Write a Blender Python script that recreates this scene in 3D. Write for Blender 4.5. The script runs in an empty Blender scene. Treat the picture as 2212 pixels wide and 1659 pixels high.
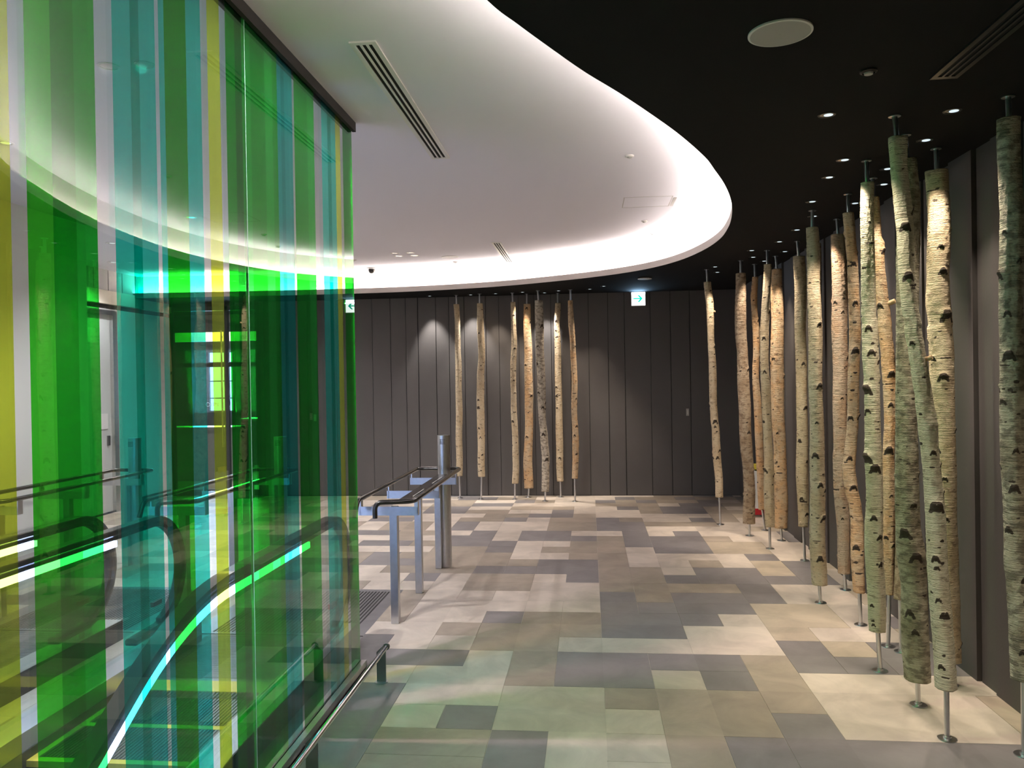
import bpy, bmesh, math, random
from mathutils import Vector, Matrix, noise
R = random.Random(11)
C = bpy.context.scene.collection
SC = bpy.context.scene

# ------------------------------------------------------------------ camera, world, exposure
CAM_LOC=(0.5407,-4.0906,1.8477)
CAM_R=(0.995049,0.098088,-0.015987)
CAM_U=(0.015263,0.008130,0.999850)
CAM_F=(-0.098203,0.995145,-0.006592)
CAM_FPX=1695.039
cam = bpy.data.cameras.new('camera'); cam.sensor_width = 36.0
cam.lens = CAM_FPX / 2212.0 * 36.0; cam.clip_start = 0.02
co = bpy.data.objects.new('camera', cam); C.objects.link(co)
r_, u_, f_ = Vector(CAM_R), Vector(CAM_U), Vector(CAM_F)
m = Matrix((r_, u_, -f_)).transposed().to_4x4(); m.translation = Vector(CAM_LOC)
co.matrix_world = m
SC.camera = co
w = bpy.data.worlds.new('world'); SC.world = w; w.use_nodes = True
w.node_tree.nodes['Background'].inputs[0].default_value = (0.75, 0.82, 1.0, 1)
w.node_tree.nodes['Background'].inputs[1].default_value = 0.02
SC.view_settings.view_transform = 'Standard'; SC.view_settings.look = 'None'
SC.view_settings.gamma = 1.0; SC.view_settings.exposure = 1.75
SC.view_settings.use_curve_mapping = False
try:
    SC.cycles.max_bounces = 10; SC.cycles.transparent_max_bounces = 24
    SC.cycles.diffuse_bounces = 4; SC.cycles.glossy_bounces = 4
    SC.cycles.sample_clamp_indirect = 4.0
    SC.cycles.caustics_reflective = False; SC.cycles.caustics_refractive = False
except Exception: pass

WARM = (1.0, 0.84, 0.67); NEUT = (1.0, 0.94, 0.88); COOL = (0.62, 0.74, 1.0)
H_BLACK = 3.165; H_WHITE = 3.51
P_TRUNK = 18.0; P_WALL = 21.0; P_WHITE = 54.0
COVE = 25.0

def lamp_spot(name, loc, target, power, size_deg, blend, color, radius=0.03, parent=None):
    l = bpy.data.lights.new(name, 'SPOT'); l.energy = power; l.spot_size = math.radians(size_deg)
    l.spot_blend = blend; l.color = color; l.shadow_soft_size = radius
    o = bpy.data.objects.new(name, l); C.objects.link(o)
    o.location = loc
    o.rotation_euler = (Vector(target) - Vector(loc)).to_track_quat('-Z', 'Y').to_euler()
    return o
def lamp_area(name, loc, target, power, sx, sy, color):
    l = bpy.data.lights.new(name, 'AREA'); l.energy = power; l.shape = 'RECTANGLE'; l.size = sx; l.size_y = sy; l.color = color
    o = bpy.data.objects.new(name, l); C.objects.link(o); o.location = loc
    o.rotation_euler = (Vector(target) - Vector(loc)).to_track_quat('-Z', 'Y').to_euler()
    return o

# ------------------------------------------------------------------ materials
def mat(name, color=(.5, .5, .5), rough=.5, metal=0.0, spec=.5, emit=None, estr=0.0, bump=None, var=None, varc=None, coat=0):
    m = bpy.data.materials.new(name); m.use_nodes = True
    nt = m.node_tree; b = nt.nodes['Principled BSDF']
    b.inputs['Base Color'].default_value = (*color, 1); b.inputs['Roughness'].default_value = rough
    b.inputs['Metallic'].default_value = metal; b.inputs['Specular IOR Level'].default_value = spec
    if coat: b.inputs['Coat Weight'].default_value = coat
    if emit:
        b.inputs['Emission Color'].default_value = (*emit, 1); b.inputs['Emission Strength'].default_value = estr
    tc = nt.nodes.new('ShaderNodeTexCoord')
    if var:      # (scale, amount)
        n = nt.nodes.new('ShaderNodeTexNoise'); n.inputs['Scale'].default_value = var[0]; n.inputs['Detail'].default_value = 5
        nt.links.new(tc.outputs['Object'], n.inputs['Vector'])
        mx = nt.nodes.new('ShaderNodeMix'); mx.data_type = 'RGBA'
        c2 = varc if varc else tuple(c * (1 - var[1]) for c in color)
        c1 = tuple(min(1, c * (1 + var[1] * .6)) for c in color)
        mx.inputs[6].default_value = (*c1, 1); mx.inputs[7].default_value = (*c2, 1)
        rmp = nt.nodes.new('ShaderNodeMapRange'); rmp.inputs[1].default_value = .3; rmp.inputs[2].default_value = .7
        nt.links.new(n.outputs['Fac'], rmp.inputs[0]); nt.links.new(rmp.outputs[0], mx.inputs[0])
        nt.links.new(mx.outputs[2], b.inputs['Base Color'])
    if bump:
        n2 = nt.nodes.new('ShaderNodeTexNoise'); n2.inputs['Scale'].default_value = bump[0]; n2.inputs['Detail'].default_value = 4
        nt.links.new(tc.outputs['Object'], n2.inputs['Vector'])
        bp = nt.nodes.new('ShaderNodeBump'); bp.inputs['Strength'].default_value = bump[1]; bp.inputs['Distance'].default_value = .01
        nt.links.new(n2.outputs['Fac'], bp.inputs['Height']); nt.links.new(bp.outputs['Normal'], b.inputs['Normal'])
    return m

M = {}
def tile_mat(name, c, a=.20, nm=3.2):
    m = mat(name, c, .46, 0, .42)
    nt = m.node_tree; b = nt.nodes['Principled BSDF']; tc = nt.nodes['Texture Coordinate']
    n = nt.nodes.new('ShaderNodeTexNoise'); n.inputs['Scale'].default_value = nm; n.inputs['Detail'].default_value = 9
    n.inputs['Roughness'].default_value = .62; n.inputs['Distortion'].default_value = .6
    nt.links.new(tc.outputs['Object'], n.inputs['Vector'])
    at = nt.nodes.new('ShaderNodeAttribute'); at.attribute_name = 'tone'
    ad = nt.nodes.new('ShaderNodeMath'); ad.operation = 'ADD'
    nt.links.new(n.outputs['Fac'], ad.inputs[0]); nt.links.new(at.outputs['Fac'], ad.inputs[1])
    mr = nt.nodes.new('ShaderNodeMapRange'); mr.inputs[1].default_value = .30; mr.inputs[2].default_value = .72
    mr.inputs[3].default_value = 1 - a; mr.inputs[4].default_value = 1 + a
    nt.links.new(ad.outputs[0], mr.inputs[0])
    hs = nt.nodes.new('ShaderNodeHueSaturation'); hs.inputs['Color'].default_value = (*c, 1)
    nt.links.new(mr.outputs[0], hs.inputs['Value']); nt.links.new(hs.outputs[0], b.inputs['Base Color'])
    return m
M['L'] = tile_mat('tile_light_beige', (.60, .525, .45))
M['B'] = tile_mat('tile_taupe', (.36, .305, .245))
M['G'] = tile_mat('tile_grey', (.225, .208, .206), .17)
M['T'] = tile_mat('tile_tan', (.47, .40, .31))
M['grout'] = mat('grout', (.60, .55, .48), .8)
M['wall'] = mat('brown_grey_panel', (.096, .089, .087), .55, 0, .35, bump=(60, .05), var=(.8, .08))
M['groove'] = mat('groove_black', (.012, .011, .011), .7)
M['black_ceiling'] = mat('matt_black_ceiling', (.008, .0082, .0085), .85, 0, .15, bump=(120, .05))
M['white_ceiling'] = mat('white_plaster', (.86, .845, .93), .7, 0, .2, bump=(150, .02))  # lavender tint stands in for bluish light from the escalator strips
M['riser'] = mat('cove_white', (.85, .82, .78), .8, 0, .2)
M['lip'] = mat('cove_edge_taupe', (.30, .27, .25), .6)
M['led_warm'] = mat('cove_led', (1, 1, 1), .5, emit=(1.0, .89, .81), estr=COVE)
M['steel'] = mat('brushed_steel', (.60, .60, .61), .28, 1.0, var=(30, .06))
M['steel_dark'] = mat('satin_dark_steel', (.30, .29, .285), .36, 1.0)
M['steel_dark2'] = mat('black_anodised', (.03, .03, .035), .35, .5)
M['skirt'] = mat('deck_steel', (.62, .62, .64), .35, .85)
M['chan'] = mat('dark_channel', (.02, .019, .018), .75, .0, .15)
M['chrome'] = mat('polished_chrome', (.75, .75, .75), .12, 1.0)
M['black_tube'] = mat('black_rail', (.012, .011, .011), .22, 0, .6, coat=.3)
M['rubber'] = mat('handrail_rubber', (.014, .014, .015), .25, 0, .6, coat=.4)
M['led_blue'] = mat('escalator_led', (1, 1, 1), .4, emit=(.42, .55, 1.0), estr=6.0)
M['yellow'] = mat('step_yellow', (.72, .60, .08), .5)
M['step'] = mat('step_dark', (.035, .038, .045), .5, .3)
M['plate'] = mat('landing_steel', (.33, .33, .345), .4, .9, var=(8, .1))
M['black'] = mat('black_plastic', (.01, .01, .01), .4)
M['white'] = mat('white_metal', (.75, .74, .72), .4)
M['white_plastic'] = mat('white_plastic', (.8, .79, .77), .4)
M['red'] = mat('red_band', (.55, .02, .03), .4)
M['vent_black'] = mat('vent_interior', (.004, .004, .004), .9)
M['slot_metal'] = mat('vent_slot_metal', (.5, .5, .5), .45, .4)
M['dark_vent'] = mat('dark_vent_frame', (.02, .018, .017), .35, .3)
M['lens'] = mat('lamp_lens', (.9, .9, .9), .3, emit=(.75, .92, 1.0), estr=.28)
M['lens_w'] = mat('lamp_lens_white', (.9, .9, .9), .3, emit=(1, .95, .85), estr=2.0)
M['lens_off'] = mat('lamp_reflector', (.5, .5, .5), .25, .8)
M['exit_face'] = mat('sign_face', (1, 1, 1), .4, emit=(.93, 1, 1), estr=1.1)
M['exit_green'] = mat('sign_green', (0, .5, .4), .4, emit=(.0, .80, .60), estr=.33)
M['daylight'] = mat('window_daylight', (1, 1, 1), .4, emit=(.14, .50, 1.0), estr=1.3)
M['beige'] = mat('beige_fascia', (.72, .62, .50), .6)
M['beige_lit'] = mat('beige_band_lit', (.85, .78, .64), .6)  # beige made lighter in the colour for the lit look of the bands
M['mid_grey'] = mat('mid_grey_panel', (.42, .40, .39), .6)
M['door_glass'] = mat('frosted_door', (.60, .63, .61), .35, 0, .5)
M['room_dark'] = mat('dark_interior', (.05, .052, .055), .6)
M['wood_end'] = mat('cut_wood_end', (.60, .42, .24), .7, var=(60, .25))
M['cam_dome'] = mat('smoked_dome', (.02, .018, .016), .12, 0, .6)
M['smoked'] = mat('smoked_acrylic', (.055, .048, .042), .12, 0, .6)

def bark(name, base, alt, dark, dark_amt=.60, seed=0.0):
    m = bpy.data.materials.new(name); m.use_nodes = True
    nt = m.node_tree; b = nt.nodes['Principled BSDF']; N = nt.nodes.new; L = nt.links.new
    b.inputs['Roughness'].default_value = .62; b.inputs['Specular IOR Level'].default_value = .35
    uv = N('ShaderNodeUVMap'); uv.uv_map = 'UVMap'
    def noise_n(sx, sy, sc=1, det=4, ofs=0, rough=.55):
        mp = N('ShaderNodeMapping'); mp.inputs['Scale'].default_value = (sx, sy, 1); mp.inputs['Location'].default_value = (ofs + seed, ofs * .7, seed * 3)
        L(uv.outputs[0], mp.inputs[0])
        n = N('ShaderNodeTexNoise'); n.inputs['Scale'].default_value = sc; n.inputs['Detail'].default_value = det; n.inputs['Roughness'].default_value = rough
        L(mp.outputs[0], n.inputs['Vector']); return n
    def ramp(src, a, bb):
        r = N('ShaderNodeMapRange'); r.inputs[1].default_value = a; r.inputs[2].default_value = bb; r.interpolation_type = 'SMOOTHSTEP'
        L(src, r.inputs[0]); return r.outputs[0]
    def mixc(fac, c1, c2):
        x = N('ShaderNodeMix'); x.data_type = 'RGBA'
        if hasattr(fac, 'is_linked'): L(fac, x.inputs[0])
        else: x.inputs[0].default_value = fac
        for i, c in ((6, c1), (7, c2)):
            if isinstance(c, tuple): x.inputs[i].default_value = (*c, 1)
            else: L(c, x.inputs[i])
        return x.outputs[2]
    n1 = noise_n(7, 4.5, 1, 6, 1, .65)                      # big patches
    n2 = noise_n(9, 120, 1, 3, 3)                      # fine rings
    n3 = noise_n(20, 130, 1, 3, 7)                     # lenticels
    n4 = noise_n(16, 26, 1, 4, 11)                     # blotches
    n5 = noise_n(90, 200, 1, 3, 13)
    c = mixc(ramp(n1.outputs['Fac'], .42, .60), base, alt)
    c = mixc(ramp(n2.outputs['Fac'], .50, .80), c, tuple(x * .80 for x in base))
    s1 = N('ShaderNodeMath'); s1.operation = 'MULTIPLY'; L(ramp(n4.outputs['Fac'], dark_amt - .04, dark_amt + .10), s1.inputs[0]); s1.inputs[1].default_value = .72
    c = mixc(s1.outputs[0], c, dark)
    s2 = N('ShaderNodeMath'); s2.operation = 'MULTIPLY'; L(ramp(n3.outputs['Fac'], .60, .68), s2.inputs[0]); s2.inputs[1].default_value = .75
    c = mixc(s2.outputs[0], c, tuple(x * .45 for x in dark))
    at = N('ShaderNodeAttribute'); at.attribute_name = 'knot'
    kn = N('ShaderNodeMath'); kn.operation = 'ADD'; L(at.outputs['Fac'], kn.inputs[0])
    sc = N('ShaderNodeMath'); sc.operation = 'MULTIPLY_ADD'; L(n5.outputs['Fac'], sc.inputs[0]); sc.inputs[1].default_value = .7; sc.inputs[2].default_value = -.35
    L(sc.outputs[0], kn.inputs[1])
    c = mixc(ramp(kn.outputs[0], .32, .55), c, (.055, .038, .026))
    L(c, b.inputs['Base Color'])
    hsum = N('ShaderNodeMath'); hsum.operation = 'ADD'; L(n2.outputs['Fac'], hsum.inputs[0]); L(n4.outputs['Fac'], hsum.inputs[1])
    h2 = N('ShaderNodeMath'); h2.operation = 'MULTIPLY_ADD'; L(n5.outputs['Fac'], h2.inputs[0]); h2.inputs[1].default_value = .6; L(hsum.outputs[0], h2.inputs[2])
    bp = N('ShaderNodeBump'); bp.inputs['Strength'].default_value = 1.0; bp.inputs['Distance'].default_value = .010
    L(h2.outputs[0], bp.inputs['Height']); L(bp.outputs['Normal'], b.inputs['Normal'])
    return m
BARK = {
 'cream':  bark('bark_cream', (.66, .55, .38), (.60, .47, .30), (.28, .20, .13), .58, 0),
 'tan':    bark('bark_tan', (.62, .47, .30), (.66, .42, .22), (.24, .14, .08), .58, 4),
 'pink':   bark('bark_pink', (.62, .46, .33), (.62, .40, .25), (.32, .20, .13), .60, 9),
 'brown':  bark('bark_brown', (.46, .36, .25), (.34, .24, .15), (.17, .11, .07), .53, 15),
 'pale':   bark('bark_pale', (.68, .63, .48), (.62, .56, .40), (.27, .21, .14), .60, 21),
 'grey':   bark('bark_grey', (.54, .48, .39), (.64, .57, .45), (.20, .16, .12), .50, 27),
 'olive':  bark('bark_olive', (.50, .46, .34), (.34, .29, .20), (.13, .11, .08), .50, 33),  # olive brown bark with many darker blotches
}

def film(name, T, scatter, sa=.16, gloss_tint=(1, 1, 1)):
    m = bpy.data.materials.new(name); m.use_nodes = True
    nt = m.node_tree; nt.nodes.clear(); N = nt.nodes.new; L = nt.links.new
    out = N('ShaderNodeOutputMaterial')
    tr = N('ShaderNodeBsdfTransparent'); tr.inputs[0].default_value = (*T, 1)
    cur = tr.outputs[0]
    if sa > 0:
        df = N('ShaderNodeBsdfDiffuse'); df.inputs[0].default_value = (*scatter, 1)
        tl = N('ShaderNodeBsdfTranslucent'); tl.inputs[0].default_value = (*scatter, 1)
        ad = N('ShaderNodeMixShader'); ad.inputs[0].default_value = .5; L(df.outputs[0], ad.inputs[1]); L(tl.outputs[0], ad.inputs[2])
        mx = N('ShaderNodeMixShader'); mx.inputs[0].default_value = sa; L(cur, mx.inputs[1]); L(ad.outputs[0], mx.inputs[2]); cur = mx.outputs[0]
    gl = N('ShaderNodeBsdfGlossy'); gl.inputs['Roughness'].default_value = .0; gl.inputs[0].default_value = (*gloss_tint, 1)
    fr = N('ShaderNodeFresnel'); fr.inputs[0].default_value = 1.5
    geo = N('ShaderNodeNewGeometry')
    # thin pane: same reflectance from both sides
    bf = N('ShaderNodeMix'); bf.data_type = 'FLOAT'; L(geo.outputs['Backfacing'], bf.inputs[0]); bf.inputs[2].default_value = 1.5; bf.inputs[3].default_value = 1 / 1.5
    L(bf.outputs[0], fr.inputs[0])
    m2 = N('ShaderNodeMixShader'); L(fr.outputs[0], m2.inputs[0]); L(cur, m2.inputs[1]); L(gl.outputs[0], m2.inputs[2])
    L(m2.outputs[0], out.inputs[0])
    return m
FILM = {
 'clear': film('glass_clear', (.93, .95, .94), (1, 1, 1), 0),
 'yellow': film('film_yellow_green', (.60, .70, .05), (.52, .62, .10), .18),
 'green1': film('film_leaf_green', (.045, .60, .025), (.06, .46, .05), .14),
 'green2': film('film_deep_green', (.006, .35, .010), (.02, .26, .04), .12),
 'green3': film('film_forest_green', (.004, .19, .010), (.02, .13, .03), .12),
 'greenm': film('film_mid_green', (.014, .45, .03), (.03, .34, .06), .13),
 'teal': film('film_teal', (.035, .60, .46), (.06, .42, .36), .15),
 'teal2': film('film_deep_teal', (.0, .40, .26), (.0, .28, .19), .15),
 'blue': film('film_blue_teal', (.03, .46, .38), (.02, .24, .22), .10),
 'blue2': film('film_deep_blue_teal', (.01, .36, .28), (.01, .18, .15), .10),
}
M['bal_glass'] = film('balustrade_glass', (.90, .95, .94), (1, 1, 1), 0)

# ------------------------------------------------------------------ geometry helpers
class MB:
    def __init__(s): s.v = []; s.f = []; s.mi = []
    def quad(s, a, b, c, d, mi=0):
        i = len(s.v); s.v += [a, b, c, d]; s.f.append((i, i+1, i+2, i+3)); s.mi.append(mi)
    def poly(s, pts, mi=0):
        i = len(s.v); s.v += list(pts); s.f.append(tuple(range(i, i+len(pts)))); s.mi.append(mi)
    def box(s, x0, x1, y0, y1, z0, z1, mi=0):
        i = len(s.v)
        s.v += [(x0,y0,z0),(x1,y0,z0),(x1,y1,z0),(x0,y1,z0),(x0,y0,z1),(x1,y0,z1),(x1,y1,z1),(x0,y1,z1)]
        for q in ((0,3,2,1),(4,5,6,7),(0,1,5,4),(1,2,6,5),(2,3,7,6),(3,0,4,7)):
            s.f.append(tuple(i+k for k in q)); s.mi.append(mi)
    def cyl(s, cx, cy, z0, z1, r0, r1=None, n=24, mi=0, cap=True):
        r1 = r0 if r1 is None else r1; i = len(s.v)
        for z, r in ((z0, r0), (z1, r1)):
            for k in range(n):
                a = 2*math.pi*k/n; s.v.append((cx+r*math.cos(a), cy+r*math.sin(a), z))
        for k in range(n):
            s.f.append((i+k, i+(k+1)%n, i+n+(k+1)%n, i+n+k)); s.mi.append(mi)
        if cap:
            s.f.append(tuple(i+k for k in reversed(range(n)))); s.mi.append(mi)
            s.f.append(tuple(i+n+k for k in range(n))); s.mi.append(mi)
    def lathe(s, cx, cy, prof, n=32, mi=0):      # prof: (r, z)
        i = len(s.v)
        for r, z in prof:
            for k in range(n):
                a = 2*math.pi*k/n; s.v.append((cx+r*math.cos(a), cy+r*math.sin(a), z))
        for j in range(len(prof)-1):
            for k in range(n):
                s.f.append((i+j*n+k, i+j*n+(k+1)%n, i+(j+1)*n+(k+1)%n, i+(j+1)*n+k)); s.mi.append(mi)
    def prism(s, pts, a, b, axis='x', mi=0):     # 2-D outline swept along an axis
        def P(p, t):
            return (t, p[0], p[1]) if axis == 'x' else ((p[0], t, p[1]) if axis == 'y' else (p[0], p[1], t))
        n = len(pts); i = len(s.v)
        s.v += [P(p, a) for p in pts] + [P(p, b) for p in pts]
        s.f.append(tuple(i+k for k in range(n))); s.mi.append(mi)
        s.f.append(tuple(i+n+k for k in reversed(range(n)))); s.mi.append(mi)
        for k in range(n):
            s.f.append((i+(k+1)%n, i+k, i+n+k, i+n+(k+1)%n)); s.mi.append(mi)
    def sweep(s, path, sec, mi=0, up=Vector((1, 0, 0)), cap=True):   # sec: (side, normal) offsets
        pts = [Vector(p) for p in path]; n = len(sec); i = len(s.v)
        side_prev = None
        for k, p in enumerate(pts):
            t = (pts[min(k+1, len(pts)-1)] - pts[max(k-1, 0)]).normalized()
            if side_prev is None:
                side = up - t * up.dot(t)
                if side.length < 1e-4: side = Vector((0, 0, 1)) - t * t.z
            else: side = side_prev - t * side_prev.dot(t)
            side.normalize(); side_prev = side; nn = t.cross(side)
            for a, b in sec: s.v.append(tuple(p + side*a + nn*b))
        for k in range(len(pts)-1):
            for j in range(n):
                s.f.append((i+k*n+j, i+k*n+(j+1)%n, i+(k+1)*n+(j+1)%n, i+(k+1)*n+j)); s.mi.append(mi)
        if cap:
            s.f.append(tuple(i+j for j in reversed(range(n)))); s.mi.append(mi)
            s.f.append(tuple(i+(len(pts)-1)*n+j for j in range(n))); s.mi.append(mi)
    def build(s, name, mats, parent=None, smooth=False, loc=None, bevel=0):
        me = bpy.data.meshes.new(name)
        o0 = Vector(loc) if loc is not None else Vector((0, 0, 0))
        me.from_pydata([tuple(Vector(v) - o0) for v in s.v], [], s.f)
        if not isinstance(mats, (list, tuple)): mats = [mats]
        for x in mats: me.materials.append(x)
        for p, k in zip(me.polygons, s.mi): p.material_index = k; p.use_smooth = smooth
        bm = bmesh.new(); bm.from_mesh(me); bmesh.ops.recalc_face_normals(bm, faces=bm.faces); bm.to_mesh(me); bm.free()
        me.update()
        o = bpy.data.objects.new(name, me); C.objects.link(o); o.location = o0
        if smooth:
            try: me.set_sharp_from_angle(angle=math.radians(40))
            except Exception: pass
        if parent is not None:
            o.parent = parent; o.location = o0 - Vector(parent.get('_w', (0, 0, 0)))
        if bevel:
            b = o.modifiers.new('bevel', 'BEVEL'); b.width = bevel; b.segments = 2; b.limit_method = 'ANGLE'
        return o
def circ(r, n=12): return [(r*math.cos(2*math.pi*k/n), r*math.sin(2*math.pi*k/n)) for k in range(n)]
def rounded(path, r, n=6):
    pts = [Vector(p) for p in path]; out = [pts[0]]
    for k in range(1, len(pts)-1):
        a, b, c = pts[k-1], pts[k], pts[k+1]
        d1 = (a-b); d2 = (c-b); rr = min(r, d1.length*.49, d2.length*.49)
        p0 = b + d1.normalized()*rr; p1 = b + d2.normalized()*rr
        for i in range(n+1):
            t = i/n; out.append(p0*(1-t)**2 + b*2*t*(1-t) + p1*t*t)
    out.append(pts[-1]); return out
def thing(name, label, cat, loc=(0, 0, 0), group=None):
    o = bpy.data.objects.new(name, None); C.objects.link(o); o.location = loc; o.empty_display_size = .1
    o['_w'] = tuple(loc); o['label'] = label; o['category'] = cat
    if group: o['group'] = group
    return o
def tag(o, label, cat, group=None, kind=None):
    o['label'] = label; o['category'] = cat
    if group: o['group'] = group
    if kind: o['kind'] = kind
    return o
def struct(o, label=None):
    o['kind'] = 'structure'
    if label: o['label'] = label; 
    return o
def dup(root, d, label, group=None):
    def cp(o, par):
        c = o.copy(); C.objects.link(c)
        if par is not None: c.parent = par; c.matrix_parent_inverse = o.matrix_parent_inverse.copy()
        for ch in [x for x in CH.get(o.name, [])]: cp(ch, c)
        return c
    r = cp(root, None); r.location = Vector(root.location) + Vector(d); r['label'] = label
    if group: r['group'] = group
    return r
CH = {}
def index_children():
    CH.clear()
    for o in bpy.data.objects:
        if o.parent: CH.setdefault(o.parent.name, []).append(o)

# ------------------------------------------------------------------ floor (structure)
TS = .3
ROWS = {   # row -> tile codes for columns -8..10: 1,2 light beige, 3,4 taupe, 5,6 grey, 7 tan (two codes part neighbouring tiles)
-2: (3, 3, 5, 5, 5, 5, 4, 4, 5, 1, 2, 3, 6, 5, 5, 5, 5, 5, 5),
-1: (5, 5, 1, 1, 5, 5, 3, 3, 5, 1, 1, 3, 6, 5, 5, 5, 5, 5, 5),  # near tiles just behind the glass set grey, standing in for shade
0: (1, 1, 3, 3, 5, 5, 1, 5, 1, 1, 2, 3, 3, 5, 1, 1, 1, 7, 7),
1: (1, 1, 5, 5, 5, 5, 2, 2, 1, 1, 4, 3, 3, 4, 1, 1, 1, 7, 7),
2: (5, 5, 3, 3, 5, 1, 2, 2, 3, 5, 5, 1, 5, 4, 1, 1, 1, 1, 1),
3: (5, 6, 5, 5, 5, 5, 5, 2, 3, 5, 5, 6, 6, 4, 5, 6, 5, 5, 5),
4: (1, 1, 3, 3, 5, 1, 2, 3, 3, 1, 2, 2, 1, 1, 5, 7, 5, 5, 5),
5: (3, 3, 1, 1, 1, 1, 4, 3, 3, 4, 5, 5, 1, 1, 7, 1, 1, 7, 7),
6: (1, 5, 5, 1, 3, 1, 1, 5, 3, 4, 5, 5, 6, 1, 7, 7, 1, 5, 1),
7: (1, 5, 5, 3, 3, 1, 1, 1, 2, 1, 5, 6, 5, 5, 7, 7, 1, 1, 1),
8: (1, 3, 3, 3, 3, 1, 2, 1, 1, 1, 5, 3, 5, 5, 6, 1, 1, 7, 7),
9: (5, 3, 3, 2, 1, 2, 3, 3, 1, 1, 4, 3, 3, 4, 6, 1, 1, 7, 7),
10: (5, 1, 1, 1, 5, 1, 3, 3, 2, 5, 3, 4, 6, 5, 5, 6, 5, 1, 1),
11: (1, 1, 1, 3, 3, 3, 5, 6, 5, 5, 3, 4, 1, 5, 5, 7, 5, 1, 1),
12: (3, 3, 5, 5, 3, 3, 3, 4, 5, 5, 3, 1, 2, 3, 1, 7, 5, 7, 7),
13: (3, 3, 5, 3, 3, 3, 3, 1, 1, 3, 3, 1, 1, 1, 1, 5, 1, 7, 7),
14: (1, 1, 1, 1, 3, 3, 5, 2, 3, 3, 4, 2, 5, 5, 7, 7, 1, 1, 1),
15: (1, 5, 5, 3, 5, 5, 6, 2, 1, 3, 3, 5, 6, 6, 7, 7, 1, 1, 1),
16: (1, 1, 3, 1, 5, 5, 1, 5, 5, 6, 3, 5, 6, 6, 3, 1, 1, 5, 5),
17: (5, 5, 3, 3, 1, 5, 1, 5, 5, 1, 1, 5, 2, 5, 1, 1, 1, 5, 5),
18: (1, 3, 3, 1, 5, 1, 2, 2, 3, 3, 5, 5, 2, 2, 1, 1, 7, 7, 1),
19: (1, 3, 3, 1, 5, 1, 2, 2, 3, 3, 5, 5, 3, 3, 3, 1, 1, 7, 7),
20: (5, 5, 1, 1, 3, 3, 5, 2, 3, 3, 6, 3, 1, 1, 5, 3, 1, 1, 5),
21: (3, 3, 1, 1, 1, 3, 3, 5, 6, 4, 1, 1, 1, 1, 2, 3, 7, 7, 5),
22: (1, 1, 5, 5, 3, 3, 1, 2, 6, 1, 2, 2, 3, 5, 5, 3, 3, 1, 1),
23: (3, 3, 5, 5, 1, 1, 3, 3, 3, 1, 2, 5, 3, 5, 5, 3, 1, 1, 1),
24: (1, 1, 3, 3, 5, 5, 1, 1, 1, 1, 3, 3, 3, 1, 5, 5, 3, 3, 5),
25: (5, 5, 3, 3, 1, 1, 5, 3, 1, 1, 5, 3, 5, 3, 3, 5, 1, 3, 3),
26: (1, 1, 1, 5, 5, 3, 3, 1, 1, 1, 1, 5, 3, 3, 5, 3, 3, 5, 5),
27: (3, 3, 5, 5, 1, 1, 3, 3, 1, 1, 1, 1, 1, 3, 3, 5, 5, 1, 1),
}
COL0 = -8
tv = MB(); tones = []; tverts_tone = []
PIT = [(-2.44, -1.12), (-4.19, -2.87)]; PIT_Y = 2.70
xs0, xs1, ys0, ys1 = -6.36, 2.90, -9.0, 8.25
def in_pit(x, y): return y < PIT_Y and any(a - .001 < x < b + .001 for a, b in PIT)
floor_cells = {}
i_min, i_max, j_min, j_max = -22, 9, -30, 27
def cellchar(i, j):
    if j in ROWS and COL0 <= i < COL0 + len(ROWS[j]): return ROWS[j][i - COL0]
    return None
rr = random.Random(5)
for j in range(j_min, j_max + 1):
    for i in range(i_min, i_max + 1):
        c = cellchar(i, j)
        if c: floor_cells[(i, j)] = c
# random 2x2 / 2x1 / 1x1 infill for the rest
for j in range(j_min, j_max + 1):
    for i in range(i_min, i_max + 1):
        if (i, j) in floor_cells: continue
        w_, h_ = rr.choice([(2, 2), (2, 1), (1, 1), (1, 2), (2, 2)]); ch = rr.choice((1, 1, 3, 3, 5, 7, 2))
        ident = (ch, rr.randint(0, 10**6))
        for a in range(w_):
            for b in range(h_):
                if (i+a, j+b) not in floor_cells and i+a <= i_max and j+b <= j_max: floor_cells[(i+a, j+b)] = ident
g_ = .0013
MI = {1: 0, 2: 0, 3: 1, 4: 1, 5: 2, 6: 2, 7: 3}
for (i, j), c in floor_cells.items():
    code = c[0] if isinstance(c, tuple) else c
    same = lambda a, b: floor_cells.get((a, b)) == c
    x0 = i*TS + (0 if same(i-1, j) else g_); x1 = (i+1)*TS - (0 if same(i+1, j) else g_)
    y0 = j*TS + (0 if same(i, j-1) else g_); y1 = (j+1)*TS - (0 if same(i, j+1) else g_)
    x0, x1 = max(x0, xs0), min(x1, xs1); y0, y1 = max(y0, ys0), min(y1, ys1)
    if x1 - x0 < .01 or y1 - y0 < .005: continue
    pieces = [(x0, x1)]
    if y0 < PIT_Y - .001:
        for a, b in PIT:
            nx = []
            for p, q in pieces:
                if q <= a or p >= b: nx.append((p, q)); continue
                if p < a: nx.append((p, a))
                if q > b: nx.append((b, q))
            pieces = nx
    tone = ((i//2*37 + code*17 + (j//2)*53) % 100 / 100 - .5) * .22
    for p, q in pieces:
        if q - p < .004: continue
        tv.box(p, q, y0, y1, -.02, 0, MI[code]); tones += [tone]*8
fl = tv.build('floor', [M['L'], M['B'], M['G'], M['T']])
att = fl.data.attributes.new('tone', 'FLOAT', 'POINT')
for k, t in enumerate(tones): att.data[k].value = t
struct(fl)
gb = MB()
edges_x = [xs0] + sorted(sum([list(p) for p in PIT], [])) + [xs1]
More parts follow.
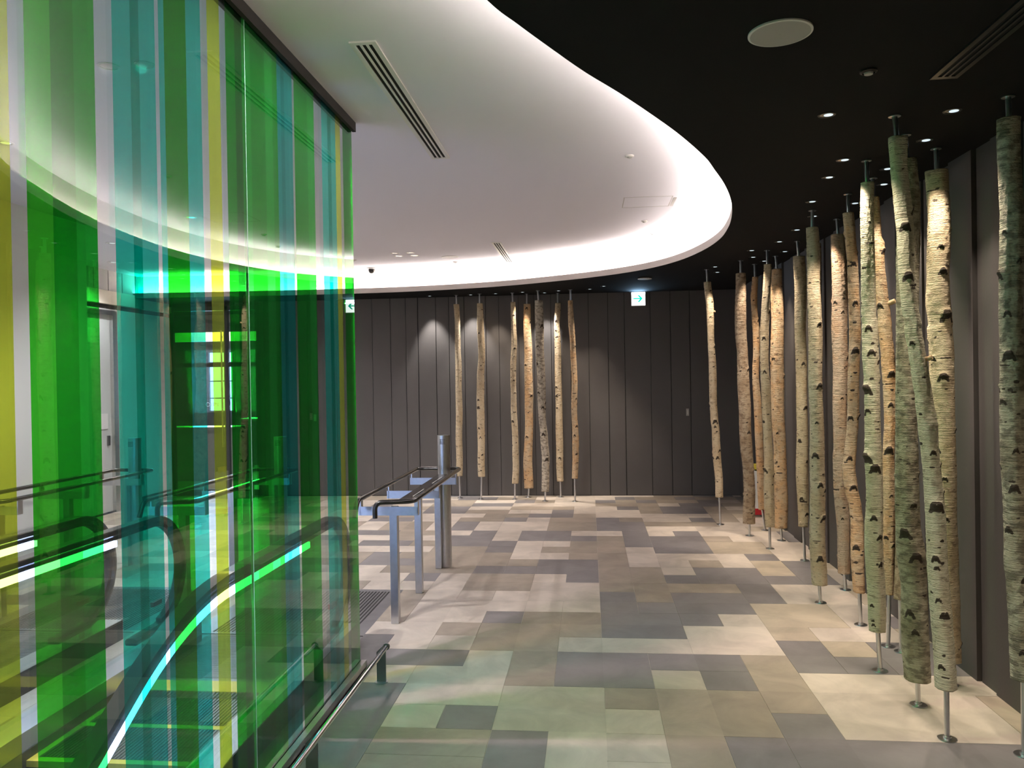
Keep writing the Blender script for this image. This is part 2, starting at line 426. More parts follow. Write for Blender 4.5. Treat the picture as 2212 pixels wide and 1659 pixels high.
for k in range(len(edges_x)-1):
    a, b = edges_x[k], edges_x[k+1]
    inpit = any(abs(a-p) < 1e-6 and abs(b-q) < 1e-6 for p, q in PIT)
    gb.box(a, b, PIT_Y if inpit else ys0, ys1, -.10, -.003)
struct(gb.build('floor_grout_bed', M['grout']))

# ------------------------------------------------------------------ walls (structure)
rw = random.Random(3)
seams = [-4.80, -4.45, -4.13, -3.83, -3.52, -3.21, -2.92, -2.62, -2.37, -2.17, -1.88, -1.67, -1.42, -1.08, -.87, -.557, -.316, -.047, .257, .539, .84, 1.097, 1.495, 1.80, 2.095, 2.444, 2.83]
wf = MB(); YW = 8.23
for a, b in zip(seams[:-1], seams[1:]):
    d = rw.choice([0, .006, .012]); g = rw.choice([.003, .004, .006])
    wf.box(a+g, b-g, YW+d, YW+.06, 0.01, H_BLACK+.06, 0)
wf.box(-4.80, 2.9, YW+.03, YW+.12, 0, H_BLACK+.34, 1)
struct(wf.build('wall_far', [M['wall'], M['groove']]))
rs = [8.23, 7.9, 7.55, 7.2, 6.9, 6.5, 6.15, 5.8, 5.431, 5.08, 4.754, 4.451, 4.2, 3.808, 3.478, 3.127, 2.78, 2.625, 2.214, 1.994, 1.56, 1.127, .822, .623, .33, -.1, -.42, -.9, -1.3, -1.9, -2.4, -2.9, -3.5, -4.1, -4.6, -5.2, -5.8, -6.4, -7, -7.6, -8.3, -9]
wr = MB(); XR = 2.815
for k, (a, b) in enumerate(zip(rs[:-1], rs[1:])):
    d = [0, .022, .008, .03, .0, .014, .026][k % 7]; g = [.004, .004, .012, .005, .010][k % 5]
    wr.box(XR+d, XR+.08, b+g, a-g, 0.0, H_BLACK+.01, 0)
wr.box(XR+.05, XR+.14, -9, 8.3, 0, H_BLACK+.34, 1)
struct(wr.build('wall_right', [M['wall'], M['groove']]))
wb = MB(); wb.box(-6.6, 2.95, -9.1, -9.0, -.1, 3.6); struct(wb.build('wall_back', M['mid_grey']))

# left wall with fascia, panels and frosted door
XL = -6.36
wl = MB()
wl.box(XL-.12, XL, -9, 4.95, 0, 2.95, 0)
wl.box(XL-.12, XL, 6.82, 8.35, 0, 2.95, 0)
wl.box(XL-.12, XL, 4.95, 6.82, 2.90, 2.95, 0)
wl.box(XL-.12, XL+.03, -9, 8.35, 3.02, 3.21, 1)
wl.box(XL-.12, XL-.05, -9, 8.35, 2.95, 3.02, 2)
yy = -9.0
while yy < 8.3:
    wl.box(XL-.10, XL, yy+.008, min(yy+.34, 8.35)-.008, 3.21, 3.51, 3); yy += .34
wl.box(XL-.14, XL-.09, -9, 8.35, 3.2, 3.51, 2)
struct(wl.build('wall_left', [M['white'], M['beige_lit'], M['groove'], M['mid_grey']]))
dl = MB(); dl.box(XL-.06, XL-.03, 5.0, 6.70, .02, 2.90, 0)
door = dl.build('door_1', M['door_glass']); struct(door)
fr = MB(); fr.box(XL-.09, XL+.02, 6.70, 6.80, 0, 2.93); fr.box(XL-.09, XL+.02, 4.95, 5.03, 0, 2.93); fr.box(XL-.09, XL+.02, 5.03, 6.70, 2.86, 2.93)
fr.build('door_frame', M['steel'], door)
nb = MB(); nb.box(XL-.028, XL-.018, 6.42, 6.60, 1.22, 1.44); nb.build('notice', M['white_plastic'], door)
hb = MB(); hb.box(XL-.028, XL-.005, 6.58, 6.63, .98, 1.12); hb.build('door_handle', M['steel_dark'], door)
lp = MB(); lp.box(XL-.028, XL-.02, 5.9, 6.35, 2.45, 2.66); lp.build('door_label', M['white_plastic'], door)
bb = MB(); bb.box(XL, XL+.02, -9, 4.93, 0, .12); bb.box(XL, XL+.02, 6.84, 8.2, 0, .12); struct(bb.build('baseboard_left', M['steel_dark']))

pw = MB(); pw.box(-6.3, -4.63, -9, 3.58, 0, 3.51); struct(pw.build('wall_inner', M['white']))
# storefront opening and room behind the far wall
bm_ = MB()
bm_.box(-6.5, -4.80, YW, YW+.14, 3.12, 3.52, 0)
struct(bm_.build('trim_1', M['groove']))
rm = MB()
rm.box(-9.5, -4.2, 12.9, 13.0, 0, 3.5, 0)
rm.box(-9.5, -9.4, 8.3, 13, 0, 3.5, 0); rm.box(-4.3, -4.2, 8.35, 13, 0, 3.5, 0)
rm.box(-9.5, -6.48, 8.35, 8.43, 0, 3.5, 0)
struct(rm.build('wall_shop', M['room_dark']))
rf = MB(); rf.box(-9.5, -4.2, 8.25, 13.0, -.1, -.002); struct(rf.build('floor_shop', M['B']))
rc = MB(); rc.box(-9.5, -4.2, 8.35, 13.0, 3.4, 3.5); struct(rc.build('ceiling_shop', M['black_ceiling']))
cb = MB(); cb.box(-9.3, -4.3, 11.0, 11.12, 2.70, 2.88); struct(cb.build('trim_2', M['beige_lit']))
wn = MB()
wn.box(-7.95, -7.38, 12.80, 12.86, 1.23, 2.54)
win = wn.build('window_1', M['daylight']); struct(win)
wfm = MB()
for x in (-7.97, -7.36): wfm.box(x-.03, x+.03, 12.74, 12.80, 1.20, 2.57)
for z, hh in ((1.22, .02), (1.52, .012), (1.90, .012), (2.28, .05), (2.56, .02)): wfm.box(-7.97, -7.36, 12.74, 12.80, z-hh, z+hh)
wfm.build('window_frame', M['room_dark'], win)
w2 = MB(); w2.box(-7.95, -7.42, 12.80, 12.86, .03, .34); struct(w2.build('window_2', M['daylight']))
# storefront door in the opening
sd = thing('storefront_door', 'dark framed glass storefront door with pale lettering in the far left opening', 'door', (-5.6, YW+.10, 0))
q = MB()
for x in (-6.34, -5.40, -4.84): q.box(x-.035, x+.035, YW+.06, YW+.12, 0, 3.12)
q.box(-6.34, -4.84, YW+.06, YW+.12, 3.05, 3.12); q.box(-6.34, -4.84, YW+.06, YW+.12, 0, .10); q.box(-6.34, -4.84, YW+.065, YW+.115, 2.12, 2.19)
q.build('door_frame', M['room_dark'], sd)
q = MB(); q.box(-6.30, -5.44, YW+.085, YW+.095, .10, 3.05); q.build('glass_pane', M['bal_glass'], sd)
q = MB(); q.box(-5.36, -4.88, YW+.085, YW+.095, .10, 3.05); q.build('glass_pane', M['bal_glass'], sd)
q = MB(); q.box(-5.475, -5.455, YW+.03, YW+.05, .8, 2.72); q.box(-5.475, -5.455, YW+.05, YW+.07, .85, .88); q.box(-5.475, -5.455, YW+.05, YW+.07, 2.6, 2.63); q.build('door_handle', M['steel'], sd)
def text_obj(name, body, size, loc, rot, material, parent=None, ext=.001, align='CENTER'):
    cu = bpy.data.curves.new(name, 'FONT'); cu.body = body; cu.size = size; cu.extrude = ext; cu.align_x = align; cu.align_y = 'CENTER'
    t = bpy.data.objects.new(name, cu); C.objects.link(t)
    bpy.context.view_layer.update()
    me = bpy.data.meshes.new_from_object(t); C.objects.unlink(t); bpy.data.objects.remove(t)
    o = bpy.data.objects.new(name, me); C.objects.link(o); me.materials.clear(); me.materials.append(material)
    o.rotation_euler = rot
    if parent is not None: o.parent = parent; o.location = Vector(loc) - Vector(parent['_w'])
    else: o.location = loc
    return o
text_obj('lettering', 'OUN', .10, (-5.66, YW+.083, 1.50), (math.pi/2, 0, 0), M['white_plastic'], sd)
# shop fitting seen through the storefront
q = MB(); q.box(-7.6, -6.2, 10.2, 10.7, 0, .98); q.box(-7.62, -6.18, 10.18, 10.72, .98, 1.02)
tag(q.build('shop_counter', M['mid_grey']), 'grey counter inside the dark room behind the storefront door', 'counter')
q = MB(); q.box(-6.9, -6.3, 12.0, 12.6, 1.05, 1.09); q.box(-6.9, -6.86, 12.0, 12.6, 0, 1.05); q.box(-6.34, -6.3, 12.0, 12.6, 0, 1.05)
tag(q.build('display_stand', M['steel_dark']), 'dark display stand near the daylight windows behind the storefront', 'stand')

# ------------------------------------------------------------------ ceilings (structure)
LIP = [(-1.25, -9.0), (-.95, -7.0), (-.62, -5.2), (-.34, -3.8), (-.08, -2.5), (.06, -1.85), (.207, -1.375), (.299, -1.17), (.408, -.946), (.54, -.686), (.694, -.42), (.865, -.101), (1.052, .273), (1.251, .732), (1.354, 1.032), (1.489, 1.45), (1.601, 1.871), (1.687, 2.281), (1.753, 2.705), (1.794, 3.093), (1.815, 3.627), (1.763, 4.231), (1.617, 4.888), (1.381, 5.443), (1.009, 5.934), (.40, 6.42), (-.566, 6.952), (-1.378, 7.212), (-2.197, 7.364), (-2.97, 7.413), (-4.1, 7.40), (-5.271, 7.33), (-6.36, 7.25)]
def catmull(P, n=6):
    P = [Vector(p) for p in P]; out = []
    for k in range(len(P)-1):
        p0, p1, p2, p3 = P[max(k-1, 0)], P[k], P[k+1], P[min(k+2, len(P)-1)]
        for i in range(n):
            t = i/n
            out.append(.5*((2*p1) + (p2-p0)*t + (2*p0-5*p1+4*p2-p3)*t*t + (3*p1-p0-3*p2+p3)*t**3))
    out.append(P[-1]); return out
lip = catmull(LIP, 8)
def offset(P, d):
    out = []
    for k, p in enumerate(P):
        t = (P[min(k+1, len(P)-1)] - P[max(k-1, 0)]).normalized()
        out.append(p + Vector((t.y, -t.x))*d)
    return out
out1 = offset(lip, .14)
# black lower ceiling: strip mesh between the curved lip and the walls
bc = MB(); n = len(lip)
OUT = []
for k, p in enumerate(lip):
    if p.y < 3.6: OUT.append(Vector((3.0, p.y)))
    else:
        OUT.append(None)
kk = [k for k in range(n) if OUT[k] is None]; k0, k1 = kk[0], kk[-1]
for k in kk:
    t = (k - k0) / (k1 - k0)
    # walk along right wall from y=3.6 to 8.35 then along far wall to the left
    L1, L2 = 8.35 - 3.6, 3.0 + 6.5
    s_ = t * (L1 + L2)
    OUT[k] = Vector((3.0, 3.6 + s_)) if s_ < L1 else Vector((3.0 - (s_ - L1), 8.35))
for z, mi in ((H_BLACK, 0), (H_BLACK+.05, 1)):
    for k in range(n-1):
        a, b, c_, d = lip[k], lip[k+1], OUT[k+1], OUT[k]
        bc.quad((a.x, a.y, z), (b.x, b.y, z), (c_.x, c_.y, z), (d.x, d.y, z), mi)
# corner filler
ck = max(k for k in range(n) if OUT[k].x > 2.99)
bc.poly([(OUT[ck].x, OUT[ck].y, H_BLACK), (3.0, 8.35, H_BLACK), (OUT[ck+1].x, OUT[ck+1].y, H_BLACK)], 0)
for k in range(n-1):
    a, b = lip[k], lip[k+1]
    bc.quad((a.x, a.y, H_BLACK), (b.x, b.y, H_BLACK), (b.x, b.y, H_BLACK+.05), (a.x, a.y, H_BLACK+.05), 1)
for k in range(n-1):
    a, b = lip[k], lip[k+1]
    c_, d = offset(lip, .012)[k+1], offset(lip, .012)[k]
    bc.quad((a.x, a.y, H_BLACK+.05), (b.x, b.y, H_BLACK+.05), (b.x, b.y, H_BLACK+.078), (a.x, a.y, H_BLACK+.078), 1)
    bc.quad((a.x, a.y, H_BLACK+.078), (b.x, b.y, H_BLACK+.078), (c_.x, c_.y, H_BLACK+.078), (d.x, d.y, H_BLACK+.078), 1)
    bc.quad((c_.x, c_.y, H_BLACK+.078), (d.x, d.y, H_BLACK+.078), (d.x, d.y, H_BLACK+.05), (c_.x, c_.y, H_BLACK+.05), 1)
struct(bc.build('ceiling_black', [M['black_ceiling'], M['lip']]))
rz = MB()
for k in range(n-1):
    a, b = out1[k], out1[k+1]
    rz.quad((a.x, a.y, H_BLACK+.05), (b.x, b.y, H_BLACK+.05), (b.x, b.y, H_WHITE), (a.x, a.y, H_WHITE), 0)
struct(rz.build('trim_3', M['riser'], smooth=True))
wc = MB(); wc.box(-6.5, 3.0, -9.1, 8.4, H_WHITE, H_WHITE+.08); struct(wc.build('ceiling_white', M['white_ceiling']))
# cove LED line, a real lamp hidden behind the lip
o1, o2 = offset(lip, .035), offset(lip, .075)
led = MB()
z0, z1 = H_BLACK+.052, H_BLACK+.066
for k in range(n-1):
    a, b, c_, d = o1[k], o1[k+1], o2[k+1], o2[k]
    led.quad((a.x, a.y, z1), (b.x, b.y, z1), (c_.x, c_.y, z1), (d.x, d.y, z1))
    led.quad((c_.x, c_.y, z0), (d.x, d.y, z0), (d.x, d.y, z1), (c_.x, c_.y, z1))
    led.quad((a.x, a.y, z0), (b.x, b.y, z0), (b.x, b.y, z1), (a.x, a.y, z1))
tag(led.build('cove_light', M['led_warm']), 'glowing warm white light line behind the curved edge of the ceiling recess', 'light')

# ------------------------------------------------------------------ striped coloured glass screen
GX = -.955
STR = [(-2.2168,'yellow'),(-2.1768,'clear'),(-2.117,'green1'),(-2.0138,'green2'),(-1.9131,'greenm'),(-1.8137,'clear'),(-1.7217,'teal'),(-1.6213,'teal2'),(-1.5701,'teal'),(-1.4712,'clear'),(-1.4472,'teal'),(-1.4104,'green2'),(-1.2558,'teal'),(-1.1425,'clear'),(-1.0874,'yellow'),(-.9818,'clear'),(-.9285,'green2'),(-.8413,'green3'),(-.7749,'greenm'),(-.6882,'green2'),(-.5304,'greenm'),(-.441,'green2'),(-.3832,'blue'),(-.3365,'blue2'),(-.293,'blue'),(-.1871,'clear'),(-.1614,'green2'),(.0275,'greenm'),(.1327,'clear'),(.2574,'teal'),(.3595,'teal2'),(.4199,'teal'),(.5041,'yellow'),(.5946,'clear'),(.6445,'green2'),(.835,None)]
# fix the left edge list: boundaries were measured to px 0, carry on towards the camera and past it
EXT = ['green2','clear','teal','green1','green3','yellow','clear','blue','green2','greenm','clear','teal2','green1','clear','yellow','green2']
ext = []; yv = -2.26; k = 0; re_ = random.Random(8)
while yv > -6.9:
    wd = re_.choice([.05, .09, .12, .16, .22]); ext.append((yv - wd, EXT[k % len(EXT)])); yv -= wd; k += 1
ext.reverse()
strips = ext + [(-2.26, 'yellow')] + STR[1:] 
strips[len(ext)] = (ext[-1][0] + (strips[len(ext)][0] - ext[-1][0]) if False else -2.26, 'yellow')
bounds = []
for k in range(len(strips)-1):
    if strips[k][1]: bounds.append((strips[k][0], strips[k+1][0], strips[k][1]))
JOINTS = [-6.8, -5.4, -3.85, -2.30, -.742, .835]
names = ['clear','yellow','green1','green2','green3','greenm','teal','teal2','blue','blue2']
GZ0, GZ1 = .012, 3.485
scr = thing('striped_glass_screen', 'tall clear glass screen with vertical green, teal and yellow film stripes beside the escalator', 'glass screen', (GX, -3.0, 0))
for ja, jb in zip(JOINTS[:-1], JOINTS[1:]):
    a, b = ja + .003, jb - .003
    g = MB()
    for (p, q2, nm) in bounds:
        p2, q3 = max(p, a), min(q2, b)
        if q3 - p2 < .001: continue
        g.quad((GX, p2, GZ0), (GX, q3, GZ0), (GX, q3, GZ1), (GX, p2, GZ1), names.index(nm))
    g.quad((GX-.010, a, GZ0), (GX-.010, b, GZ0), (GX-.010, b, GZ1), (GX-.010, a, GZ1), 0)
    g.quad((GX, a, GZ0), (GX-.010, a, GZ0), (GX-.010, a, GZ1), (GX, a, GZ1), 10)
    g.quad((GX, b, GZ0), (GX-.010, b, GZ0), (GX-.010, b, GZ1), (GX, b, GZ1), 10)
    g.build('glass_panel', [FILM[k] for k in names] + [mat('glass_edge_%d' % int(abs(ja*10)), (.55, .75, .66), .1, 0, .8, emit=(.5, .8, .65), estr=.0)], scr)
g = MB(); g.box(GX-.034, GX+.026, JOINTS[0], JOINTS[-1]+.01, 3.475, 3.51, 0); g.box(GX-.034, GX-.012, JOINTS[0], JOINTS[-1]+.01, 3.44, 3.475, 0); g.box(GX+.004, GX+.026, JOINTS[0], JOINTS[-1]+.01, 3.45, 3.475, 0)
g.build('top_channel', M['chan'], scr)
g = MB(); g.box(GX-.040, GX-.012, JOINTS[0], JOINTS[-1]+.01, 0, .050, 0); g.box(GX+.003, GX+.038, JOINTS[0], JOINTS[-1]+.01, 0, .050, 0); g.box(GX-.04, GX+.038, JOINTS[0], JOINTS[-1]+.01, 0, .010, 0)
g.build('bottom_channel', M['steel'], scr)

# ------------------------------------------------------------------ low guard rail
lr = thing('low_guard_rail', 'low brushed steel tube rail on flat posts at the foot of the coloured glass', 'rail', (-.75, .6, 0))
q = MB(); pth = rounded([(-.728, .625, .212), (-.731, -8.9, .212)], .02); 
q.sweep([(-.728, .625 - 9.5*t/60, .212) for t in range(61)], circ(.0145, 16), up=Vector((1, 0, 0)))
q.build('rail', M['chrome'], lr, smooth=True)
for yb in (.61, -.60, -1.80, -3.0, -4.2, -5.4, -6.6, -7.8):
    q = MB(); q.prism([(-.785, 0), (-.728, 0), (-.728, .200), (-.741, .226), (-.785, .185)], yb-.004, yb+.004, 'y'); q.build('post', M['steel_dark'], lr)
    q = MB(); q.cyl(-.757, yb, 0, .004, .04, n=20); q.build('foot_plate', M['steel'], lr)
q = MB(); q.sweep([(-.728, .622, .212), (-.728, .634, .212)], circ(.021, 20), up=Vector((1, 0, 0))); q.build('end_cap', M['steel_dark'], lr)

# ------------------------------------------------------------------ queue barriers with a round post
def barrier():
    t = thing('escalator_barrier', '', 'barrier', (-.98, 1.77, 0))
    z = .955
    pts = [(-1.04, 1.535, .84), (-1.04, 1.535, z), (-.765, 1.60, z), (-.765, 3.70, z), (-1.20, 3.70, z), (-1.20, 1.62, z), (-1.20, 1.56, .84)]
    pp = rounded(pts, .075, 8)
    q = MB(); q.sweep(pp, circ(.0185, 14), up=Vector((1, 0, .01))); q.build('handrail', M['black_tube'], t, smooth=True)
    for y in (1.772, 2.615, 3.50):
        q = MB(); q.box(-.988, -.928, y-.03, y+.03, 0, .89); q.build('post', M['steel'], t, bevel=.003)
        q = MB(); q.box(-1.225, -.765, y-.036, y-.030, .825, .892)
        q.box(-1.215, -1.205, y-.036, y+.02, .825, .94); q.box(-.775, -.765, y-.036, y+.02, .825, .94)
        q.build('bracket', M['steel'], t)
    q = MB(); q.cyl(-.908, 3.59, 0, 1.30, .0625, n=40); b = q.build('bollard', M['steel'], t, smooth=True)
    q = MB()
    for k in range(5):
        for r in range(4): q.box(-.935+k*.011, -.930+k*.011, 3.524, 3.530, 1.215+r*.014, 1.222+r*.014)
    q.build('speaker_grille', M['black'], b)
    q = MB(); q.box(-.935, -.845, 1.66, 3.42, .925, .932); s_ = q.build('sensor_shelf', M['smoked'], t)
    q = MB(); q.box(-.862, -.856, 2.0, 2.4, .932, .934); q.build('marking', M['white_plastic'], t); q = MB(); q.box(-.862, -.856, 2.75, 3.2, .932, .934); q.build('marking', M['white_plastic'], t)
    return t
b1 = barrier()
b1['label'] = 'steel barrier with black tube handrail and bollard, nearest one, right of the coloured glass'
b1['group'] = 'barriers at the escalator landings'
index_children()
dup(b1, (-1.68, 0, 0), 'steel barrier with black handrail standing between the two escalators')
dup(b1, (-3.24, 0, 0), 'steel barrier with black handrail and round bollard left of the left escalator')

# ------------------------------------------------------------------ escalators
SL = math.radians(30)
def prof(z0, ytop_start, yarc, rad, yend):
    """flat at z0 from ytop_start to yarc, arc into 30 degrees, slope to yend"""
    P = [(ytop_start, z0)]
    for i in range(0, 11):
        a = SL*i/10; P.append((yarc - rad*math.sin(a), z0 - rad*(1-math.cos(a))))
    y, z = P[-1]; P.append((yend, z - (y - yend)*math.tan(SL)))
    return P
def zcurve(y, z0, yarc, rad):
    if y >= yarc: return z0
    ye = yarc - rad*math.sin(SL)
    if y > ye:
        a = math.asin((yarc - y)/rad); return z0 - rad*(1-math.cos(a))
    return z0 - rad*(1-math.cos(SL)) - (ye - y)*math.tan(SL)
YARC, RAD, YEND = -.55, 1.60, -5.2
def escalator():
    t = thing('escalator', '', 'escalator', (-1.78, .6, 0))
    for xs, sgn in ((-1.165, -1), (-2.39, 1)):
        # newel: half circle, centre (1.03,.575) radius .365
        nc = (.88, .575); nr = .365
        hr = []
        top = [(x, z) for x, z in prof(.94, .88, YARC, RAD, YEND)]
        arc = [(nc[0] + nr*math.cos(a), nc[1] + nr*math.sin(a)) for a in [math.radians(d) for d in range(-80, 90, 8)]]
        tail = [(nc[0] - .25, nc[1] - nr + .0)]
        path = [(xs, y, z) for y, z in tail + arc + top]
        sec = [(-.040, -.012), (-.034, -.024), (.034, -.024), (.040, -.012), (.040, .008), (.026, .020), (-.026, .020), (-.040, .008)]
        q = MB(); q.sweep(path, [(a, -b) for a, b in sec], up=Vector((1, 0, 0))); q.build('handrail', M['rubber'], t, smooth=True)
        inner = nr - .03
        q = MB()
        arc2 = [(nc[0] + inner*math.cos(math.radians(d)), nc[1] + inner*math.sin(math.radians(d))) for d in range(-72, 91, 9)]
        top2 = prof(.905, .88, YARC, RAD, YEND)[1:]
        bot = list(reversed(prof(.10, 1.12, YARC, RAD, YEND)))
        outl = arc2 + top2 + bot
        # glass as a thin slab built from strips
        ys = []
        N_ = 60
        xg0, xg1 = xs - .006, xs + .006
        def topz(y):
            if y > .88: return nc[1] + math.sqrt(max(0, inner**2 - (y-.88)**2))
            return zcurve(y, .905, YARC, RAD)
        def botz(y):
            if y > .98: return nc[1] - math.sqrt(max(0, inner**2 - (y-.88)**2))*.98
            return zcurve(y, .10, YARC, RAD)
        Y = [.88 + inner*math.sin(math.radians(90-90*k/10)) for k in range(11)] + [.88 - (.88 - YEND)*k/N_ for k in range(1, N_+1)]
        for k in range(len(Y)-1):
            y0, y1 = Y[k], Y[k+1]
            for x in (xg0, xg1):
                q.quad((x, y0, botz(y0)), (x, y1, botz(y1)), (x, y1, topz(y1)), (x, y0, topz(y0)))
        gl = q.build('balustrade_glass', M['bal_glass'], t)
        q = MB(); ledp = [(xs + sgn*.0, .47, .872)] + [(xs, y, z) for y, z in prof(.872, .4, YARC, RAD, YEND)[1:]]
        q.sweep(ledp, [(-.022, -.018), (.022, -.018), (.022, .018), (-.022, .018)], up=Vector((1, 0, 0))); q.build('light_strip', M['led_blue'], t)
        q = MB(); gp = [(xs, y, z) for y, z in [(nc[0] + (nr-.023)*math.cos(a), nc[1] + (nr-.023)*math.sin(a)) for a in [math.radians(d) for d in range(-76, 90, 8)]] + prof(.917, .88, YARC, RAD, YEND)]
        q.sweep(gp, [(-.022, -.020), (.022, -.020), (.022, .020), (-.022, .020)], up=Vector((1, 0, 0))); q.build('handrail_guide', M['steel_dark2'], t)
        # sensor decals on the newel end
        q = MB(); q.box(xs-.012, xs+.012, .88, .98, .36, .39); q.build('warning_mark', M['red'], t)
        q = MB(); q.box(xs-.014, xs+.014, .86, 1.0, .14, .19); q.build('glass_clamp', M['steel'], t)
        # decks and skirts
        xo, xi = (xs + .045, xs - .125) if sgn < 0 else (xs - .045, xs + .125)
        a_, b_ = min(xo, xi), max(xo, xi)
        q = MB(); P = [(y, z) for y, z in prof(.14, 1.30, YARC, RAD, YEND)]
        low = [(y, z-.11) for y, z in reversed(P)]
        q.prism(P + low, a_, b_, 'x'); q.build('deck', M['skirt'], t)
        if sgn < 0:
            q = MB(); Po = [(y, z) for y, z in prof(.139, 1.299, YARC, RAD, -2.0)]; q.prism(Po + [(y, -.2 if y > -1.0 else z-.3) for y, z in reversed(Po)], xo+.001, xo+.006, 'x'); q.build('outer_panel', M['steel_dark2'], t)
        q = MB(); xk = xs - .130 if sgn < 0 else xs + .120
        P2 = [(y, z-.0) for y, z in prof(.045, 1.29, YARC, RAD, YEND)]; low = [(y, z-.75) for y, z in reversed(P2)]
        q.prism(P2 + low, xk, xk+.01, 'x'); q.build('skirt_panel', M['black'], t)
    # steps
    xa, xb = -2.26, -1.297
    k = 0; y = .307
    while y > YEND + .5:
        y1 = y - .395; zc = zcurve((y + y1)/2 - .10, 0, YARC, RAD) - .004 - .0*k
        zc = 0 - .004 if y1 > -.55 else -.004 - max(0, (-.55 - y1))*math.tan(SL)*1.0
        q = MB(); q.box(xa, xb, y1+.004, y, zc-.24, zc, 0)
        q.box(xa, xb, y1+.0035, y1+.045, zc-.03, zc+.002, 1)
        q.box(xa, xa+.035, y1+.045, y, zc-.03, zc+.002, 1); q.box(xb-.035, xb, y1+.045, y, zc-.03, zc+.002, 1)
        n_ = 44
        for r in range(n_):
            xx = xa + .04 + (xb-xa-.08)*(r+.5)/n_; q.box(xx-.005, xx+.005, y1+.046, y-.002, zc-.002, zc+.0035, 2)
        q.build('step', [M['step'], M['yellow'], M['steel_dark']], t)
        y = y1; k += 1
    q = MB(); q.box(xa, xb, .40, .56, -.02, .003); q.build('comb_edge', M['yellow'], t)
    q = MB(); q.box(xa, xb, .307, .40, -.02, -.006)
    for r in range(40):
        xx = xa + (xb-xa)*(r+.5)/40; q.box(xx-.006, xx+.006, .31, .40, -.006, .001)
    q.build('comb_plate', M['black'], t)
    q = MB(); q.box(-2.44, -1.12, .56, PIT_Y, -.03, .0)
    for r in range(38):
        yy = .62 + r*.021; q.box(-2.28, -1.28, yy, yy+.008, 0, .003)
    for r in range(37):
        xx = -2.28 + r*.029
        q.box(xx, xx+.011, 1.50, 2.62, 0, .003, 1)
    q.box(-2.44, -1.12, 1.44, 1.45, 0, .003, 1)
    q.build('landing_plate', [M['plate'], M['black']], t)
    # pit lining
    q = MB(); q.box(-2.44, -2.40, YEND, .56, -3.2, 0); q.box(-1.16, -1.12, YEND, .56, -3.2, -.01); q.box(-2.44, -1.12, .50, .56, -3.2, -.03)
    q.build('truss_cover', M['black'], t)
    return t
e1 = escalator()
e1['label'] = 'escalator going down right behind the coloured glass, with bright blue-white light strips under its handrails'
e1['group'] = 'pair of escalators'
index_children()
dup(e1, (-1.75, 0, 0), 'farther left escalator seen through the glass beyond the first one')

# ------------------------------------------------------------------ ceiling fittings
DL_T = [(1.763,.05),(2.384,.08),(2.455,.583),(2.12,.935),(2.471,1.199),(2.154,1.364),(2.601,1.629),(2.248,2.109),(2.601,2.226),(2.417,2.684),(2.438,3.298),(2.429,3.919),(2.262,4.426),(2.638,4.57),(2.376,4.913),(2.569,5.246),(2.07,5.619),(2.177,6.128)]
DL_F = [(-1.931,8.00),(-1.283,8.00),(-.885,7.93),(-.459,7.82),(-.133,7.98),(.091,7.764),(.56,7.66),(.76,7.321)]
def downlight(x, y, z, r=.036, lens='lens', name='downlight'):
    t = thing(name, '', 'ceiling light', (x, y, z))
    q = MB(); q.lathe(x, y, [(r*1.22, z), (r*1.22, z-.003), (r, z-.004), (r*.96, z-.001)], 28); q.build('trim_ring', M['dark_vent'] if z < 3.3 else M['white_plastic'], t, smooth=True)
    q = MB(); q.lathe(x, y, [(r*.98, z-.0015), (r*.3, z-.0012), (0.0005, z-.0012)], 28); q.build('reflector', M['lens_off'], t, smooth=True)
    if lens != 'lens_off':
        q = MB(); q.lathe(x+r*.22, y, [(r*.62, z-.0025), (r*.3, z-.0028), (0.0005, z-.0028)], 24); q.build('lens', M[lens], t, smooth=True)
    return t
GD = 'small round downlights in the black ceiling along the right wall'
near_lab = ['left one of the nearest two, below the round detector', 'under the dark slot vent at the upper right', 'between the rods of the slanting and the bright topped birch', 'upper of two left of the pale greenish birch rod', 'touching the left edge of the slanting birch top', 'lower of two left of the pale greenish birch rod', 'right of the pale greenish birch, beside a partly hidden rod', 'just above the rod of the knotty pale birch', 'just right of the bowed birch rod', 'crossed by the rod of the knotty pale birch', 'above the rod of the birch with the torn scar', 'up right of the crooked slim birch rod', 'up right of the brownish smooth birch rod', 'up right of the warm tan birch rod', 'directly above the very slim tan birch rod', 'squeezed between the very slim and the crooked birch rods', 'upper of two beside the lone slim birch', 'lower of two beside the lone slim birch']
proto = None
for k, (x, y) in enumerate(DL_T):
    t = downlight(x, y, H_BLACK, .036)
    t['label'] = 'downlight in the black ceiling, ' + near_lab[k]; t['group'] = GD
far_lab = ['leftmost of its row', 'between the two left far birch rods', 'right of the second far birch rod', 'between the third and fourth far birch rods', 'right of the grey mottled birch rod', 'above the brightly lit far birch rod', 'right of the last far birch rod', 'nearest to the exit sign']
for k, (x, y) in enumerate(DL_F):
    t = downlight(x, y, H_BLACK, .034)
    t['label'] = 'tiny round downlight near the far wall, ' + far_lab[k]; t['group'] = 'small round downlights along the far wall'
DL_W = [(-1.926, -.215), (-1.733, -.206), (-1.958, 5.957), (-1.966, 6.191), (-1.75, 5.961), (-1.754, 6.194)]
wl_ = ['left one of the pair seen through the coloured glass', 'right one of the pair seen through the coloured glass', 'front left of the cluster of four', 'back left of the cluster of four', 'front right of the cluster of four', 'back right of the cluster of four']
for k, (x, y) in enumerate(DL_W):
    t = downlight(x, y, H_WHITE, .045 if k < 2 else .05, 'lens_off')
    t['label'] = 'round downlight in the white ceiling, ' + wl_[k]; t['group'] = 'downlights in the white ceiling'
